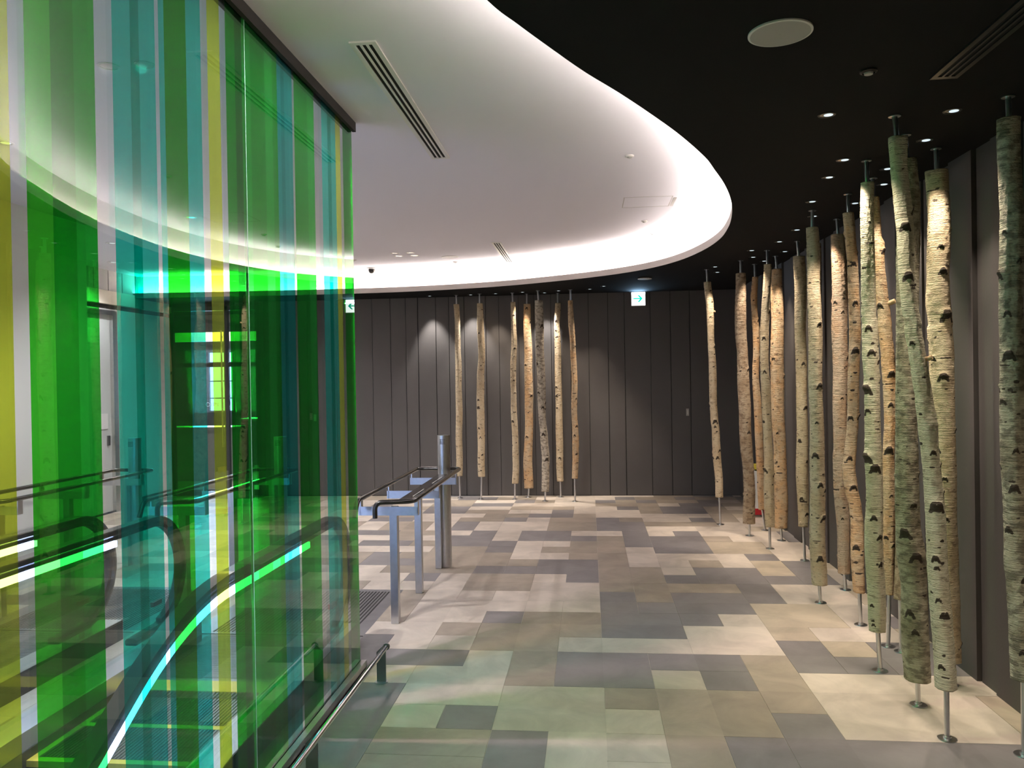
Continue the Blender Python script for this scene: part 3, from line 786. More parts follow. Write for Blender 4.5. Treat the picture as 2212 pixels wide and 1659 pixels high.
# lamps themselves
TR_AIM = [(2.31,.96),(2.6,-.1),(2.63,.76),(2.30,.96),(2.53,1.43),(2.33,.46),(2.50,1.9),(2.36,2.45),(2.67,2.85),(2.73,3.7),(2.64,3.93),(2.42,4.46),(2.35,5.15),(2.64,4.88),(2.57,5.48),(2.64,4.88),(2.13,5.83),(2.35,5.15)]
for kt, ((x, y), (ax, ay)) in enumerate(zip(DL_T, TR_AIM)):
    a = (x + (ax-x)*1.6, y + (ay-y)*.9, .35)
    if kt in (1, 6, 10): a = (2.86, y + .12, 1.1)
    lamp_spot('downlight_beam', (x, y, H_BLACK-.012), a, P_TRUNK*R.uniform(.8, 1.25), 62, .7, WARM, .02)
for k, (x, y) in enumerate(DL_F):
    tgt = (x + .05, y + .22, 1.2) if k in (0, 1, 4) else (x + .0, y + .35, .4)
    lamp_spot('downlight_beam', (x, y, H_BLACK-.012), tgt, P_WALL*(2.0 if k in (0, 1, 4) else (1 if k < 7 else 1.6)), 58, .7, NEUT if k in (0, 1, 4) else WARM, .02)
for k, (x, y) in enumerate(DL_W[:2]):
    lamp_spot('downlight_beam', (x, y, H_WHITE-.015), (x + .45, y, 0), P_WHITE, 165, .3, (1, .97, .95), .028)
for k, (x, y) in enumerate(DL_W[2:]):
    lamp_spot('downlight_beam', (x, y, H_WHITE-.015), (x, y, 0), 14, 100, .6, (1, .9, .8), .04)
# unseen fill lamps added behind the photographer, and most of those over the escalators
for x, y in [(1.6, -2.2), (2.3, -1.6), (1.9, -3.4), (2.4, -4.6), (1.4, -5.4), (2.3, -6.6)]:
    t = downlight(x, y, H_BLACK, .036); t['label'] = 'added fill downlight in the black ceiling behind the viewpoint'; t['group'] = 'added fill downlights behind the viewpoint'
    lamp_spot('downlight_beam', (x, y, H_BLACK-.012), (x+.1, y, 0), 35, 100, .7, WARM, .03)
for x, y in [(-3.4, .9), (-3.4, 3.4), (-5.0, 4.6), (-5.85, 5.95), (-3.9, 6.3), (-3.4, -1.6)]:  # far left one is real, the others added as fill
    t = downlight(x, y, H_WHITE, .05); t['label'] = 'white ceiling downlight over the escalators, one of a mostly added fill set'; t['group'] = 'mostly added fill downlights over the escalators'
    lamp_spot('downlight_beam', (x, y, H_WHITE-.015), (x, y, 0), 40, 130, .6, (.95, .95, 1.0), .04)
for k, (x, y) in enumerate([(-6.9, 10.3), (-5.4, 9.6)]):  # lamps added to brighten the pale band and counter in the shop
    t = downlight(x, y, 3.40, .05, 'lens_w'); t['label'] = ('left' if k == 0 else 'right') + ' added downlight brightening the pale band in the shop behind the storefront'; t['group'] = 'added shop downlights'
    lamp_spot('downlight_beam', (x, y, 3.38), (x-.2, y+.9, 1.8), 60, 130, .6, (1, .92, .8), .04)
# daylight entering from the street side behind the storefront
lamp_area('daylight_window', (-7.2, 12.7, 1.9), (-6, 8, 1), 120, 2.2, 1.4, (.55, .72, 1.0))

# slot vents
def slot_vent(x0, x1, y0, y1, z, mats, ns, label):
    t = thing('slot_vent', label, 'air vent', ((x0+x1)/2, (y0+y1)/2, z))
    f = .010
    q = MB()
    q.box(x0, x1, y0, y0+f*2.8, z-.009, z, 0); q.box(x0, x1, y1-f*2.8, y1, z-.009, z, 0)
    wd = (x1-x0)
    mg, sl, gp = wd*.19, wd*.150, wd*.085
    ya_, yb_ = y0+f*2.8, y1-f*2.8
    q.box(x0, x0+mg, ya_, yb_, z-.009, z, 0); q.box(x1-mg, x1, ya_, yb_, z-.009, z, 0)
    for k in range(1, ns):
        xx = x0+mg+sl*k+gp*(k-1); q.box(xx, xx+gp, ya_, yb_, z-.009, z, 0)
    q.build('frame', mats[0], t)
    q = MB(); q.box(x0+.004, x1-.004, y0+.004, y1-.004, z-.003, z-.0005); q.build('slots', mats[1], t)
    return t
slot_vent(-.607, -.472, -.335, 1.715, H_WHITE, (M['white_plastic'], M['vent_black']), 3, 'long white slot vent with three black slots in the near white ceiling')
slot_vent(-.620, -.500, 5.38, 7.05, H_WHITE, (M['white_plastic'], M['vent_black']), 3, 'short white slot vent with three dark slots in the far white ceiling')
slot_vent(2.076, 2.195, -2.3, -.40, H_BLACK, (M['dark_vent'], M['vent_black']), 3, 'dark slot vent in the black ceiling at the upper right')
# flush round speakers
def disc(x, y, z, r, material, label, rim):
    t = thing('ceiling_speaker', label, 'speaker', (x, y, z))
    q = MB(); q.lathe(x, y, [(r, z), (r, z-.006), (r*.93, z-.008)], 64); q.build('rim', rim, t, smooth=True)
    q = MB(); q.lathe(x, y, [(r*.93, z-.0075), (.001, z-.0075)], 64); q.build('grille', material, t, smooth=True)
M['spk'] = mat('speaker_grille', (.42, .42, .41), .5)
M['spk_w'] = mat('speaker_grille_white', (.62, .61, .62), .5)
disc(1.292, -.972, H_BLACK, .120, M['spk'], 'large round pale speaker in the black ceiling at the top', M['white_plastic'])
disc(1.303, 6.59, H_BLACK, .094, M['spk'], 'round pale speaker in the black ceiling by the exit sign', M['white_plastic'])
disc(-1.309, 6.40, H_WHITE, .115, M['spk_w'], 'round white speaker in the far white ceiling', M['white_plastic'])
# detectors and sprinklers
def detector(x, y, z, r, label, dark=False):
    t = thing('smoke_detector', label, 'detector', (x, y, z))
    q = MB(); q.lathe(x, y, [(r, z), (r, z-.008), (r*.7, z-.014)], 28); q.build('base', M['white_plastic'] if not dark else M['dark_vent'], t, smooth=True)
    q = MB(); q.lathe(x, y, [(r*.55, z-.010), (r*.5, z-.018), (r*.2, z-.021), (.001, z-.021)], 24); q.build('sensor_head', M['spk'], t, smooth=True)
detector(-2.664, 6.40, H_WHITE, .055, 'white smoke detector left of the dome camera beside the glass edge')
detector(.867, 1.874, H_WHITE, .032, 'small white sprinkler head in the middle of the white ceiling')
detector(-1.312, 6.85, H_WHITE, .035, 'tiny white sprinkler head beside the round white speaker')
detector(1.150, 4.39, H_WHITE, .032, 'tiny white sprinkler head below the ceiling hatch')
detector(1.30, 5.15, H_WHITE, .036, 'tiny white sprinkler head nearest the bright cove')
detector(1.77, -.529, H_BLACK, .036, 'round dark detector in the black ceiling beside the large speaker', True)
t = thing('dome_camera', 'dark smoked dome security camera under the white ceiling by the cove', 'camera', (-2.62, 7.2, H_WHITE))
q = MB(); q.lathe(-2.62, 7.2, [(.075, H_WHITE), (.075, H_WHITE-.012), (.05, H_WHITE-.02)], 36); q.build('base', M['white_plastic'], t, smooth=True)
q = MB(); q.lathe(-2.62, 7.2, [(.052, H_WHITE-.014), (.052, H_WHITE-.04), (.045, H_WHITE-.062), (.028, H_WHITE-.078), (.001, H_WHITE-.084)], 36); q.build('dome', M['cam_dome'], t, smooth=True)
q = MB(); z = H_WHITE - .0015
for a in ((.885,1.335,3.26,3.266),(.885,1.335,3.69,3.696),(.885,.891,3.26,3.696),(1.329,1.335,3.26,3.696)): q.box(*a, z, z+.001)
q.box(1.345, 1.375, 3.33, 3.69, z, z+.001, 1)
tag(q.build('ceiling_hatch', [M['mid_grey'], M['steel_dark']]), 'flush square access hatch outline with a thin grey slot in the white ceiling', 'hatch')

# ------------------------------------------------------------------ exit sign, switch plates
t = thing('exit_sign', 'glowing white sign with a green arrow pointing right on the far wall', 'sign', (1.313, YW, 3.06))
q = MB(); q.box(1.203, 1.423, YW-.055, YW, 2.945, 3.160); q.build('housing', M['white_plastic'], t, bevel=.006)
q = MB(); q.box(1.210, 1.416, YW-.060, YW-.0545, 2.952, 3.155); q.build('lit_face', M['exit_face'], t)
def P2(pts): return [(1.313 + a*.105, 3.055 + b*.105) for a, b in pts]
arrow = [(-.75,-.09),(-.75,.09),(.22,.09),(-.15,.52),(.13,.52),(.62,0),(.13,-.52),(-.15,-.52),(.22,-.09)]
q = MB(); q.prism([(a, b) for a, b in P2(arrow)], YW-.063, YW-.060, 'y'); q.build('arrow', M['exit_green'], t)
q = MB(); 
for k in range(4): q.box(1.222+k*.012, 1.230+k*.012, YW-.0615, YW-.060, 2.972, 2.988)
q.build('small_print', M['exit_green'], t)
q = MB(); q.box(1.18, 1.446, YW-.06, YW-.001, 3.158, 3.165); q.build('bracket', M['steel_dark'], t)
lamp_area('exit_sign_glow', (1.313, YW-.09, 3.10), (1.313, YW-.20, 3.3), .9, .2, .03, (.35, .65, 1.0))
q = MB(); q.box(2.02, 2.062, YW-.008, YW, 1.235, 1.345, 0); q.box(2.030, 2.052, YW-.012, YW-.008, 1.26, 1.32, 1)
tag(q.build('switch_plate', [M['mid_grey'], M['steel']]), 'small grey switch plate on the far wall right of the exit sign', 'switch')
q = MB(); q.box(-3.905, -3.865, YW-.008, YW, 1.215, 1.325)
tag(q.build('switch_plate', M['mid_grey']), 'small grey switch plate on the far wall seen through the green glass', 'switch')
# folded floor sign behind the birches
t = thing('floor_sign', 'white folding floor sign with a red foot band behind the birch trunks', 'sign', (2.70, 6.42, 0))
q = MB(); q.prism([(2.60, .03), (2.772, .03), (2.742, .62), (2.63, .62)], 6.36, 6.375, 'y'); q.prism([(2.60, .03), (2.772, .03), (2.742, .62), (2.63, .62)], 6.50, 6.515, 'y'); q.build('panel', M['white_plastic'], t)
q = MB(); q.prism([(2.598, .03), (2.774, .03), (2.770, .11), (2.602, .11)], 6.357, 6.378, 'y'); q.prism([(2.598, .03), (2.774, .03), (2.770, .11), (2.602, .11)], 6.497, 6.518, 'y'); q.build('red_band', M['red'], t)
q = MB(); q.box(2.66, 2.71, 6.36, 6.515, .60, .68); q.build('hinge', M['yellow'], t)
q = MB(); q.box(2.60, 2.63, 6.36, 6.515, 0, .03); q.box(2.745, 2.772, 6.36, 6.515, 0, .03); q.build('feet', M['black'], t)

# ------------------------------------------------------------------ birch trunks on rods
TR = {
'F1': ((-1.496, 8.009), (-1.506, 8.007), [(-1.501,8.008,0.345,0.0552), (-1.5,8.008,0.837,0.0541), (-1.493,8.009,1.247,0.0521), (-1.49,8.01,1.656,0.051), (-1.489,8.01,2.065,0.047), (-1.489,8.01,2.475,0.0429), (-1.501,8.008,3.023,0.0439)]),
'F2': ((-1.15, 7.898), (-1.124, 7.902), [(-1.135,7.9,0.347,0.0546), (-1.134,7.901,0.742,0.0556), (-1.132,7.901,1.248,0.0586), (-1.142,7.899,1.552,0.0566), (-1.128,7.901,1.855,0.0576), (-1.11,7.904,2.158,0.0505), (-1.113,7.903,2.563,0.0525), (-1.124,7.902,3.017,0.0464)]),
'F3': ((-0.627, 7.893), (-0.615, 7.894), [(-0.621,7.893,0.241,0.0494), (-0.603,7.895,0.538,0.0463), (-0.602,7.895,0.84,0.0463), (-0.61,7.894,1.142,0.0473), (-0.618,7.894,1.444,0.0443), (-0.625,7.893,1.726,0.0433), (-0.615,7.894,2.008,0.0463), (-0.602,7.895,2.35,0.0423), (-0.601,7.895,2.652,0.0382), (-0.611,7.894,3.024,0.0382)]),
'F4': ((-0.434, 8.131), (-0.408, 8.133), [(-0.423,8.132,0.141,0.0697), (-0.428,8.131,0.511,0.0697), (-0.418,8.132,0.818,0.0646), (-0.4,8.134,1.228,0.0594), (-0.402,8.133,1.638,0.0615), (-0.4,8.134,2.151,0.0614), (-0.404,8.133,2.56,0.0584), (-0.411,8.133,3.007,0.0512)]),
'F5': ((-0.151, 7.698), (-0.211, 7.694), [(-0.144,7.698,0.146,0.0552), (-0.136,7.699,0.458,0.0592), (-0.126,7.699,0.655,0.0601), (-0.15,7.698,0.952,0.0572), (-0.172,7.697,1.248,0.0572), (-0.18,7.696,1.643,0.0631), (-0.181,7.696,2.038,0.0621), (-0.199,7.695,2.334,0.065), (-0.191,7.695,2.63,0.0621), (-0.2,7.695,3.018,0.0611)]),
'F6': ((0.071, 8.1), (0.07, 8.1), [(0.069,8.1,0.246,0.0508), (0.063,8.1,0.817,0.0559), (0.064,8.1,1.225,0.0549), (0.062,8.1,1.632,0.0549), (0.059,8.099,2.04,0.0528), (0.059,8.099,2.447,0.0508), (0.051,8.099,2.691,0.0457), (0.072,8.1,3.01,0.0406)]),
'F7': ((0.301, 7.673), (0.277, 7.672), [(0.302,7.673,0.341,0.045), (0.32,7.673,0.655,0.046), (0.322,7.673,0.852,0.0508), (0.311,7.673,1.244,0.044), (0.317,7.673,1.637,0.044), (0.316,7.673,2.029,0.045), (0.303,7.673,2.323,0.043), (0.288,7.672,2.617,0.043), (0.275,7.672,3.004,0.0352)]),
'R1': ((2.13, 5.831), (2.01, 5.85), [(2.122,5.833,0.341,0.0475), (2.116,5.833,0.56,0.049), (2.104,5.835,0.793,0.049), (2.087,5.838,1.183,0.049), (2.074,5.84,1.292,0.049), (2.069,5.841,1.557,0.0453), (2.06,5.842,1.947,0.0453), (2.049,5.844,2.352,0.04), (2.039,5.846,2.726,0.0438), (2.017,5.849,3.011,0.0409)]),
'R2': ((2.349, 5.15), (2.292, 5.161), [(2.346,5.15,0.141,0.0651), (2.353,5.149,0.503,0.063), (2.343,5.151,0.792,0.0602), (2.331,5.153,1.008,0.0658), (2.315,5.156,1.297,0.0631), (2.312,5.157,1.5,0.0644), (2.304,5.158,1.789,0.0624), (2.293,5.161,2.079,0.0569), (2.282,5.163,2.296,0.0604), (2.284,5.162,2.657,0.0604), (2.293,5.161,3.018,0.0583)]),
'R3': ((2.592, 5.477), (2.517, 5.493), [(2.561,5.483,0.244,0.0399), (2.555,5.485,0.603,0.0399), (2.545,5.487,0.827,0.0414), (2.539,5.488,1.201,0.0449), (2.526,5.491,1.486,0.0414), (2.515,5.493,1.785,0.0364), (2.522,5.492,2.084,0.0364), (2.523,5.492,2.383,0.0414), (2.513,5.494,2.532,0.0364), (2.504,5.496,2.787,0.0379), (2.521,5.492,3.014,0.0307)]),
'R4': ((2.424, 4.465), (2.434, 4.462), [(2.422,4.465,0.234,0.0464), (2.423,4.465,0.401,0.0502), (2.42,4.465,0.669,0.0508), (2.423,4.465,0.936,0.0488), (2.418,4.466,1.203,0.0469), (2.402,4.469,1.523,0.0463), (2.4,4.47,1.79,0.0457), (2.396,4.471,2.084,0.0432), (2.397,4.471,2.324,0.0432), (2.416,4.466,2.523,0.0406), (2.427,4.464,2.722,0.0399), (2.438,4.461,3.017,0.0405)]),
'R5': ((2.642, 4.879), (2.62, 4.884), [(2.637,4.88,0.142,0.0649), (2.641,4.879,0.471,0.0701), (2.637,4.88,0.751,0.0681), (2.635,4.88,0.961,0.0595), (2.626,4.883,1.24,0.0662), (2.621,4.884,1.646,0.0695), (2.62,4.884,1.925,0.0708), (2.624,4.883,2.204,0.0701), (2.628,4.882,2.483,0.0648), (2.63,4.882,2.762,0.0615), (2.634,4.881,3.017,0.0542)]),
'R6': ((2.64, 3.925), (2.61, 3.933), [(2.629,3.927,0.337,0.0451), (2.631,3.927,0.617,0.055), (2.631,3.927,0.867,0.0584), (2.631,3.927,1.116,0.0561), (2.635,3.926,1.664,0.0531), (2.632,3.927,1.913,0.0537), (2.63,3.927,2.286,0.0537), (2.63,3.927,2.534,0.0566), (2.629,3.928,2.845,0.0573), (2.623,3.929,3.013,0.0567)]),
'R7': ((2.372, 2.446), (2.35, 2.452), [(2.362,2.449,0.148,0.0593), (2.362,2.449,0.285,0.0607), (2.357,2.45,0.488,0.0616), (2.355,2.451,0.641,0.063), (2.354,2.451,0.793,0.0635), (2.36,2.45,0.935,0.0615), (2.359,2.45,1.098,0.0582), (2.36,2.45,1.301,0.0567), (2.357,2.45,1.696,0.0553), (2.358,2.45,1.949,0.0539), (2.359,2.45,2.203,0.0543), (2.357,2.45,2.405,0.0544), (2.353,2.452,2.608,0.0521), (2.35,2.452,2.81,0.053), (2.347,2.453,3.027,0.0478)]),
'R7b': ((2.73, 3.72), (2.737, 3.718), [(2.716,3.724,0.163,0.0481), (2.721,3.723,0.588,0.048), (2.732,3.719,1.073,0.0479), (2.751,3.714,1.666,0.0467), (2.76,3.711,2.028,0.0449), (2.756,3.712,2.391,0.045), (2.756,3.713,2.813,0.045), (2.755,3.713,3.099,0.0481)]),
'R8': ((2.692, 2.846), (2.664, 2.855), [(2.683,2.848,0.143,0.0511), (2.679,2.85,0.514,0.0545), (2.667,2.853,0.835,0.0575), (2.661,2.855,1.158,0.0595), (2.665,2.854,1.198,0.058), (2.667,2.854,1.52,0.0604), (2.671,2.852,1.842,0.0604), (2.672,2.852,2.136,0.0628), (2.675,2.851,2.457,0.0628), (2.674,2.851,2.778,0.0609), (2.671,2.852,3.032,0.0553)]),
'R9': ((2.497, 1.883), (2.451, 1.898), [(2.491,1.885,0.241,0.0432), (2.483,1.887,0.505,0.0495), (2.48,1.888,0.734,0.0474), (2.472,1.891,0.871,0.0466), (2.448,1.899,1.009,0.0502), (2.436,1.903,1.147,0.0477), (2.447,1.899,1.333,0.0425), (2.458,1.895,1.472,0.0403), (2.469,1.892,1.656,0.0393), (2.478,1.889,1.933,0.0397), (2.484,1.887,2.163,0.0405), (2.482,1.888,2.278,0.0389), (2.481,1.888,2.462,0.0393), (2.476,1.89,2.647,0.0402), (2.46,1.895,2.878,0.0382), (2.452,1.898,3.026,0.0362)]),
'R10': ((2.309, 0.964), (2.27, 0.978), [(2.297,0.968,0.248,0.0487), (2.295,0.969,0.324,0.0518), (2.292,0.97,0.518,0.0526), (2.289,0.971,0.711,0.0517), (2.286,0.972,0.905,0.0529), (2.288,0.972,0.982,0.0507), (2.288,0.972,1.138,0.0486), (2.288,0.972,1.295,0.0503), (2.288,0.971,1.474,0.045), (2.287,0.972,1.567,0.0443), (2.284,0.973,1.762,0.0425), (2.279,0.975,1.957,0.0454), (2.28,0.974,2.152,0.0425), (2.275,0.976,2.21,0.0415), (2.272,0.977,2.366,0.0416), (2.271,0.977,2.522,0.0405), (2.273,0.977,2.677,0.0384), (2.274,0.976,2.872,0.037), (2.274,0.976,3.027,0.0364)]),
'R11': ((2.522, 1.422), (2.468, 1.442), [(2.533,1.418,0.353,0.0287), (2.536,1.418,0.612,0.0357), (2.538,1.417,0.823,0.0404), (2.54,1.416,1.076,0.0397), (2.541,1.416,1.33,0.0382), (2.547,1.414,1.542,0.0381), (2.547,1.414,1.753,0.0408), (2.544,1.415,1.965,0.0427), (2.526,1.421,2.177,0.0428), (2.521,1.423,2.24,0.039), (2.508,1.428,2.41,0.0365), (2.499,1.431,2.58,0.0354), (2.495,1.432,2.724,0.0424), (2.483,1.437,2.768,0.0367), (2.471,1.441,3.036,0.033)]),
'R11b': ((2.569, 1.316), (2.665, 1.28), [(2.565,1.318,0.35,0.0346), (2.589,1.309,0.946,0.0397), (2.616,1.299,1.558,0.0449), (2.643,1.288,2.165,0.0474), (2.657,1.283,2.619,0.0406), (2.663,1.281,3.035,0.0434)]),
'R13': ((2.332, 0.455), (2.305, 0.466), [(2.329,0.456,0.142,0.0676), (2.327,0.457,0.307,0.0663), (2.323,0.459,0.48,0.0646), (2.317,0.461,0.653,0.0611), (2.305,0.466,0.826,0.07), (2.295,0.47,0.998,0.0589), (2.295,0.47,1.208,0.0594), (2.296,0.469,1.418,0.0578), (2.294,0.47,1.558,0.054), (2.297,0.469,1.768,0.0546), (2.3,0.468,1.908,0.0561), (2.302,0.467,2.117,0.0561), (2.308,0.465,2.447,0.0555), (2.317,0.461,2.794,0.0522), (2.309,0.464,3.028,0.0471)]),
'R12': ((2.306, 0.041), (2.12, 0.121), [(2.304,0.041,0.258,0.05), (2.296,0.045,0.449,0.0471), (2.29,0.048,0.606,0.0488), (2.284,0.05,0.763,0.0477), (2.275,0.054,0.919,0.0477), (2.269,0.057,1.076,0.048), (2.263,0.059,1.202,0.0462), (2.259,0.061,1.329,0.0429), (2.253,0.063,1.456,0.0415), (2.246,0.067,1.583,0.0463), (2.229,0.074,1.71,0.0409), (2.212,0.081,1.838,0.0411), (2.199,0.087,1.966,0.0398), (2.187,0.092,2.078,0.0399), (2.19,0.091,2.094,0.0388), (2.174,0.097,2.207,0.0387), (2.159,0.104,2.4,0.0403), (2.155,0.106,2.529,0.0404), (2.148,0.109,2.722,0.042), (2.138,0.113,2.916,0.0408), (2.133,0.115,3.046,0.0453), (2.13,0.116,3.055,0.0406)]),
'R14': ((2.631, 0.759), (2.596, 0.774), [(2.629,0.76,0.141,0.0604), (2.628,0.76,0.208,0.0612), (2.626,0.761,0.484,0.063), (2.621,0.763,0.668,0.0601), (2.621,0.763,0.945,0.0607), (2.622,0.763,1.241,0.0617), (2.617,0.765,1.463,0.0607), (2.615,0.766,1.686,0.0627), (2.613,0.767,1.834,0.065), (2.611,0.768,1.982,0.0657), (2.603,0.771,2.112,0.0652), (2.608,0.769,2.131,0.0635), (2.6,0.772,2.26,0.0669), (2.601,0.772,2.408,0.062), (2.604,0.771,2.593,0.0637), (2.605,0.77,2.778,0.0612), (2.601,0.772,2.927,0.0607), (2.6,0.773,3.032,0.0624)]),
'R15': ((2.594, -0.11), (2.563, -0.094), [(2.595,-0.11,0.365,0.0506), (2.593,-0.109,0.508,0.053), (2.592,-0.109,0.658,0.0522), (2.586,-0.106,0.807,0.0525), (2.576,-0.1,0.956,0.0557), (2.575,-0.1,1.106,0.0554), (2.573,-0.099,1.287,0.0543), (2.571,-0.097,1.529,0.052), (2.569,-0.097,1.71,0.0504), (2.566,-0.095,1.892,0.0492), (2.566,-0.095,2.073,0.0482), (2.568,-0.096,2.238,0.0477), (2.569,-0.097,2.419,0.0473), (2.57,-0.097,2.6,0.0454), (2.568,-0.096,2.781,0.0445), (2.566,-0.095,3.06,0.0477)]),

}
LAB = {
'F1': ('cream','leftmost far birch trunk, slim and speckled, beside the steel bollard'),
'F2': ('cream','smooth far birch trunk with bold dark knots, second from the left at the far wall'),
'F3': ('cream','slim bent far birch trunk with many small dark specks, left of a pair'),
'F4': ('tan','thicker tan far birch trunk ending low, right beside the slim speckled one'),
'F5': ('grey','grey mottled far birch trunk with peeling bark rings, greyest of the far group'),
'F6': ('cream','brightly lit far birch trunk casting a shadow on the far wall'),
'F7': ('tan','rightmost far birch trunk, slim and curved, left of the exit sign'),
'R1': ('cream','lone slim leaning birch trunk in front of the dark far corner'),
'R2': ('brown','brownish smooth birch trunk just right of the lone slim one'),
'R3': ('tan','very slim warm tan birch trunk partly hidden by a crooked one'),
'R4': ('cream','crooked slim birch trunk leaning against its tan neighbour'),
'R5': ('tan','warm tan birch trunk with orange patches, right of the crooked pair'),
'R6': ('cream','birch trunk with a torn dark scar near its foot, before grey wall strips'),
'R7': ('cream','knotty pale birch trunk with large chevron scars in the middle of the row'),
'R7b': ('brown','dark birch trunk half hidden behind the knotty pale one'),
'R8': ('pink','thick pinkish birch trunk with smooth papery bark'),
'R9': ('tan','curved birch trunk with black knots bowing left before the pinkish trunk'),
'R10': ('pale','pale greenish birch trunk with a large arched scar, hanging straight'),
'R11': ('tan','orange tan birch trunk with a cut branch stub, right of the pale greenish one'),
'R11b': ('brown','brownish birch trunk mostly hidden behind the thick mossy trunk'),
'R13': ('olive','thick mossy green brown birch trunk with lichen patches at the foot'),
'R12': ('pale','long slanting green lit birch trunk crossing in front of its neighbours'),
'R14': ('cream','thick bright topped birch trunk behind the slanting one'),
'R15': ('olive','green lit birch trunk at the right edge, nearest to the viewer'),
}
KN = {'R9': 16, 'R7': 9, 'R10': 9, 'F2': 6, 'R12': 9, 'R14': 8, 'R15': 14, 'R13': 9, 'R11': 7, 'R2': 4, 'R8': 4, 'R5': 5}
# hand-set knots (height, size) facing the viewer on the more readable trunks
KH = {
 'R9': [(2.62,.028),(2.40,.03),(2.22,.018),(2.02,.04),(1.72,.02),(1.50,.042),(1.22,.03),(1.02,.045),(.80,.02),(.60,.045),(.45,.02),(1.86,.018)],
 'R7': [(2.28,.04),(1.98,.02),(1.72,.05),(1.45,.025),(1.20,.045),(.92,.05),(.70,.045),(.36,.04),(.52,.015)],
 'R10': [(2.52,.02),(2.15,.045),(1.97,.045),(1.72,.05),(1.62,.03),(1.33,.06),(1.25,.05),(.92,.035),(.80,.04),(.70,.03),(.45,.025),(.30,.025)],
 'R11': [(2.28,.045),(1.85,.05),(1.60,.03),(1.32,.05),(1.0,.02),(.78,.035),(.66,.03)],
 'R12': [(2.62,.05),(2.30,.045),(1.96,.02),(1.45,.02),(1.15,.05),(.95,.03),(.85,.025),(.72,.03),(.60,.04),(.40,.03)],
 'R14': [(2.58,.03),(2.40,.035),(2.18,.06),(1.92,.03),(1.78,.05),(1.38,.035),(1.20,.03),(.95,.03)],
 'R15': [(2.55,.025),(2.40,.03),(2.12,.025),(1.95,.05),(1.72,.03),(1.50,.03),(1.30,.035),(1.12,.03),(.90,.045),(.78,.03),(.66,.03),(.50,.03)],
 'R13': [(2.75,.05),(2.1,.03),(1.15,.035),(.98,.05),(.80,.06),(.55,.05),(.42,.04)],
 'R6': [(1.95,.03),(1.50,.04),(1.22,.035),(1.0,.03),(.62,.045),(.46,.045)],
 'R4': [(2.2,.03),(1.9,.035),(1.35,.03),(.85,.04),(.55,.02)],
 'F2': [(2.55,.02),(2.02,.02),(1.55,.035),(1.40,.035),(1.13,.04),(.93,.03),(.70,.03),(.47,.02)],
 'F5': [(2.6,.045),(2.35,.03),(2.05,.045),(1.6,.04),(1.42,.04),(1.0,.05),(.62,.05)],
 'F6': [(2.7,.03),(2.55,.025),(1.72,.04),(1.55,.03),(1.4,.025),(.62,.03)],
 'F4': [(2.9,.03),(2.3,.03),(2.05,.03),(1.55,.045),(.98,.03)],
 'F3': [(2.85,.03),(2.3,.03),(2.18,.025),(1.82,.025),(1.6,.03),(1.22,.035),(.85,.02)],
 'F7': [(2.3,.03),(1.5,.03),(1.1,.04),(.95,.03),(.7,.03)],
 'R1': [(1.30,.04),(1.2,.03),(.95,.03),(.85,.035),(.5,.02),(2.6,.02)],
 'R2': [(1.22,.03),(1.9,.02)],
 'R5': [(2.0,.03),(1.2,.025),(.9,.025)],
 'R8': [(2.42,.035),(2.4,.02),(1.6,.02),(.6,.02)],
}
POLE = M['steel']
def interp(P, z):
    if z <= P[0][2]: return P[0]
    for a, b in zip(P[:-1], P[1:]):
        if z <= b[2]:
            t = (z-a[2])/(b[2]-a[2]); t2 = t*t*(3-2*t)*.5 + t*.5
            return tuple(a[i] + (b[i]-a[i])*(t2 if i < 2 else t) for i in range(4))
    return P[-1]
cam_xy = Vector((CAM_LOC[0], CAM_LOC[1]))
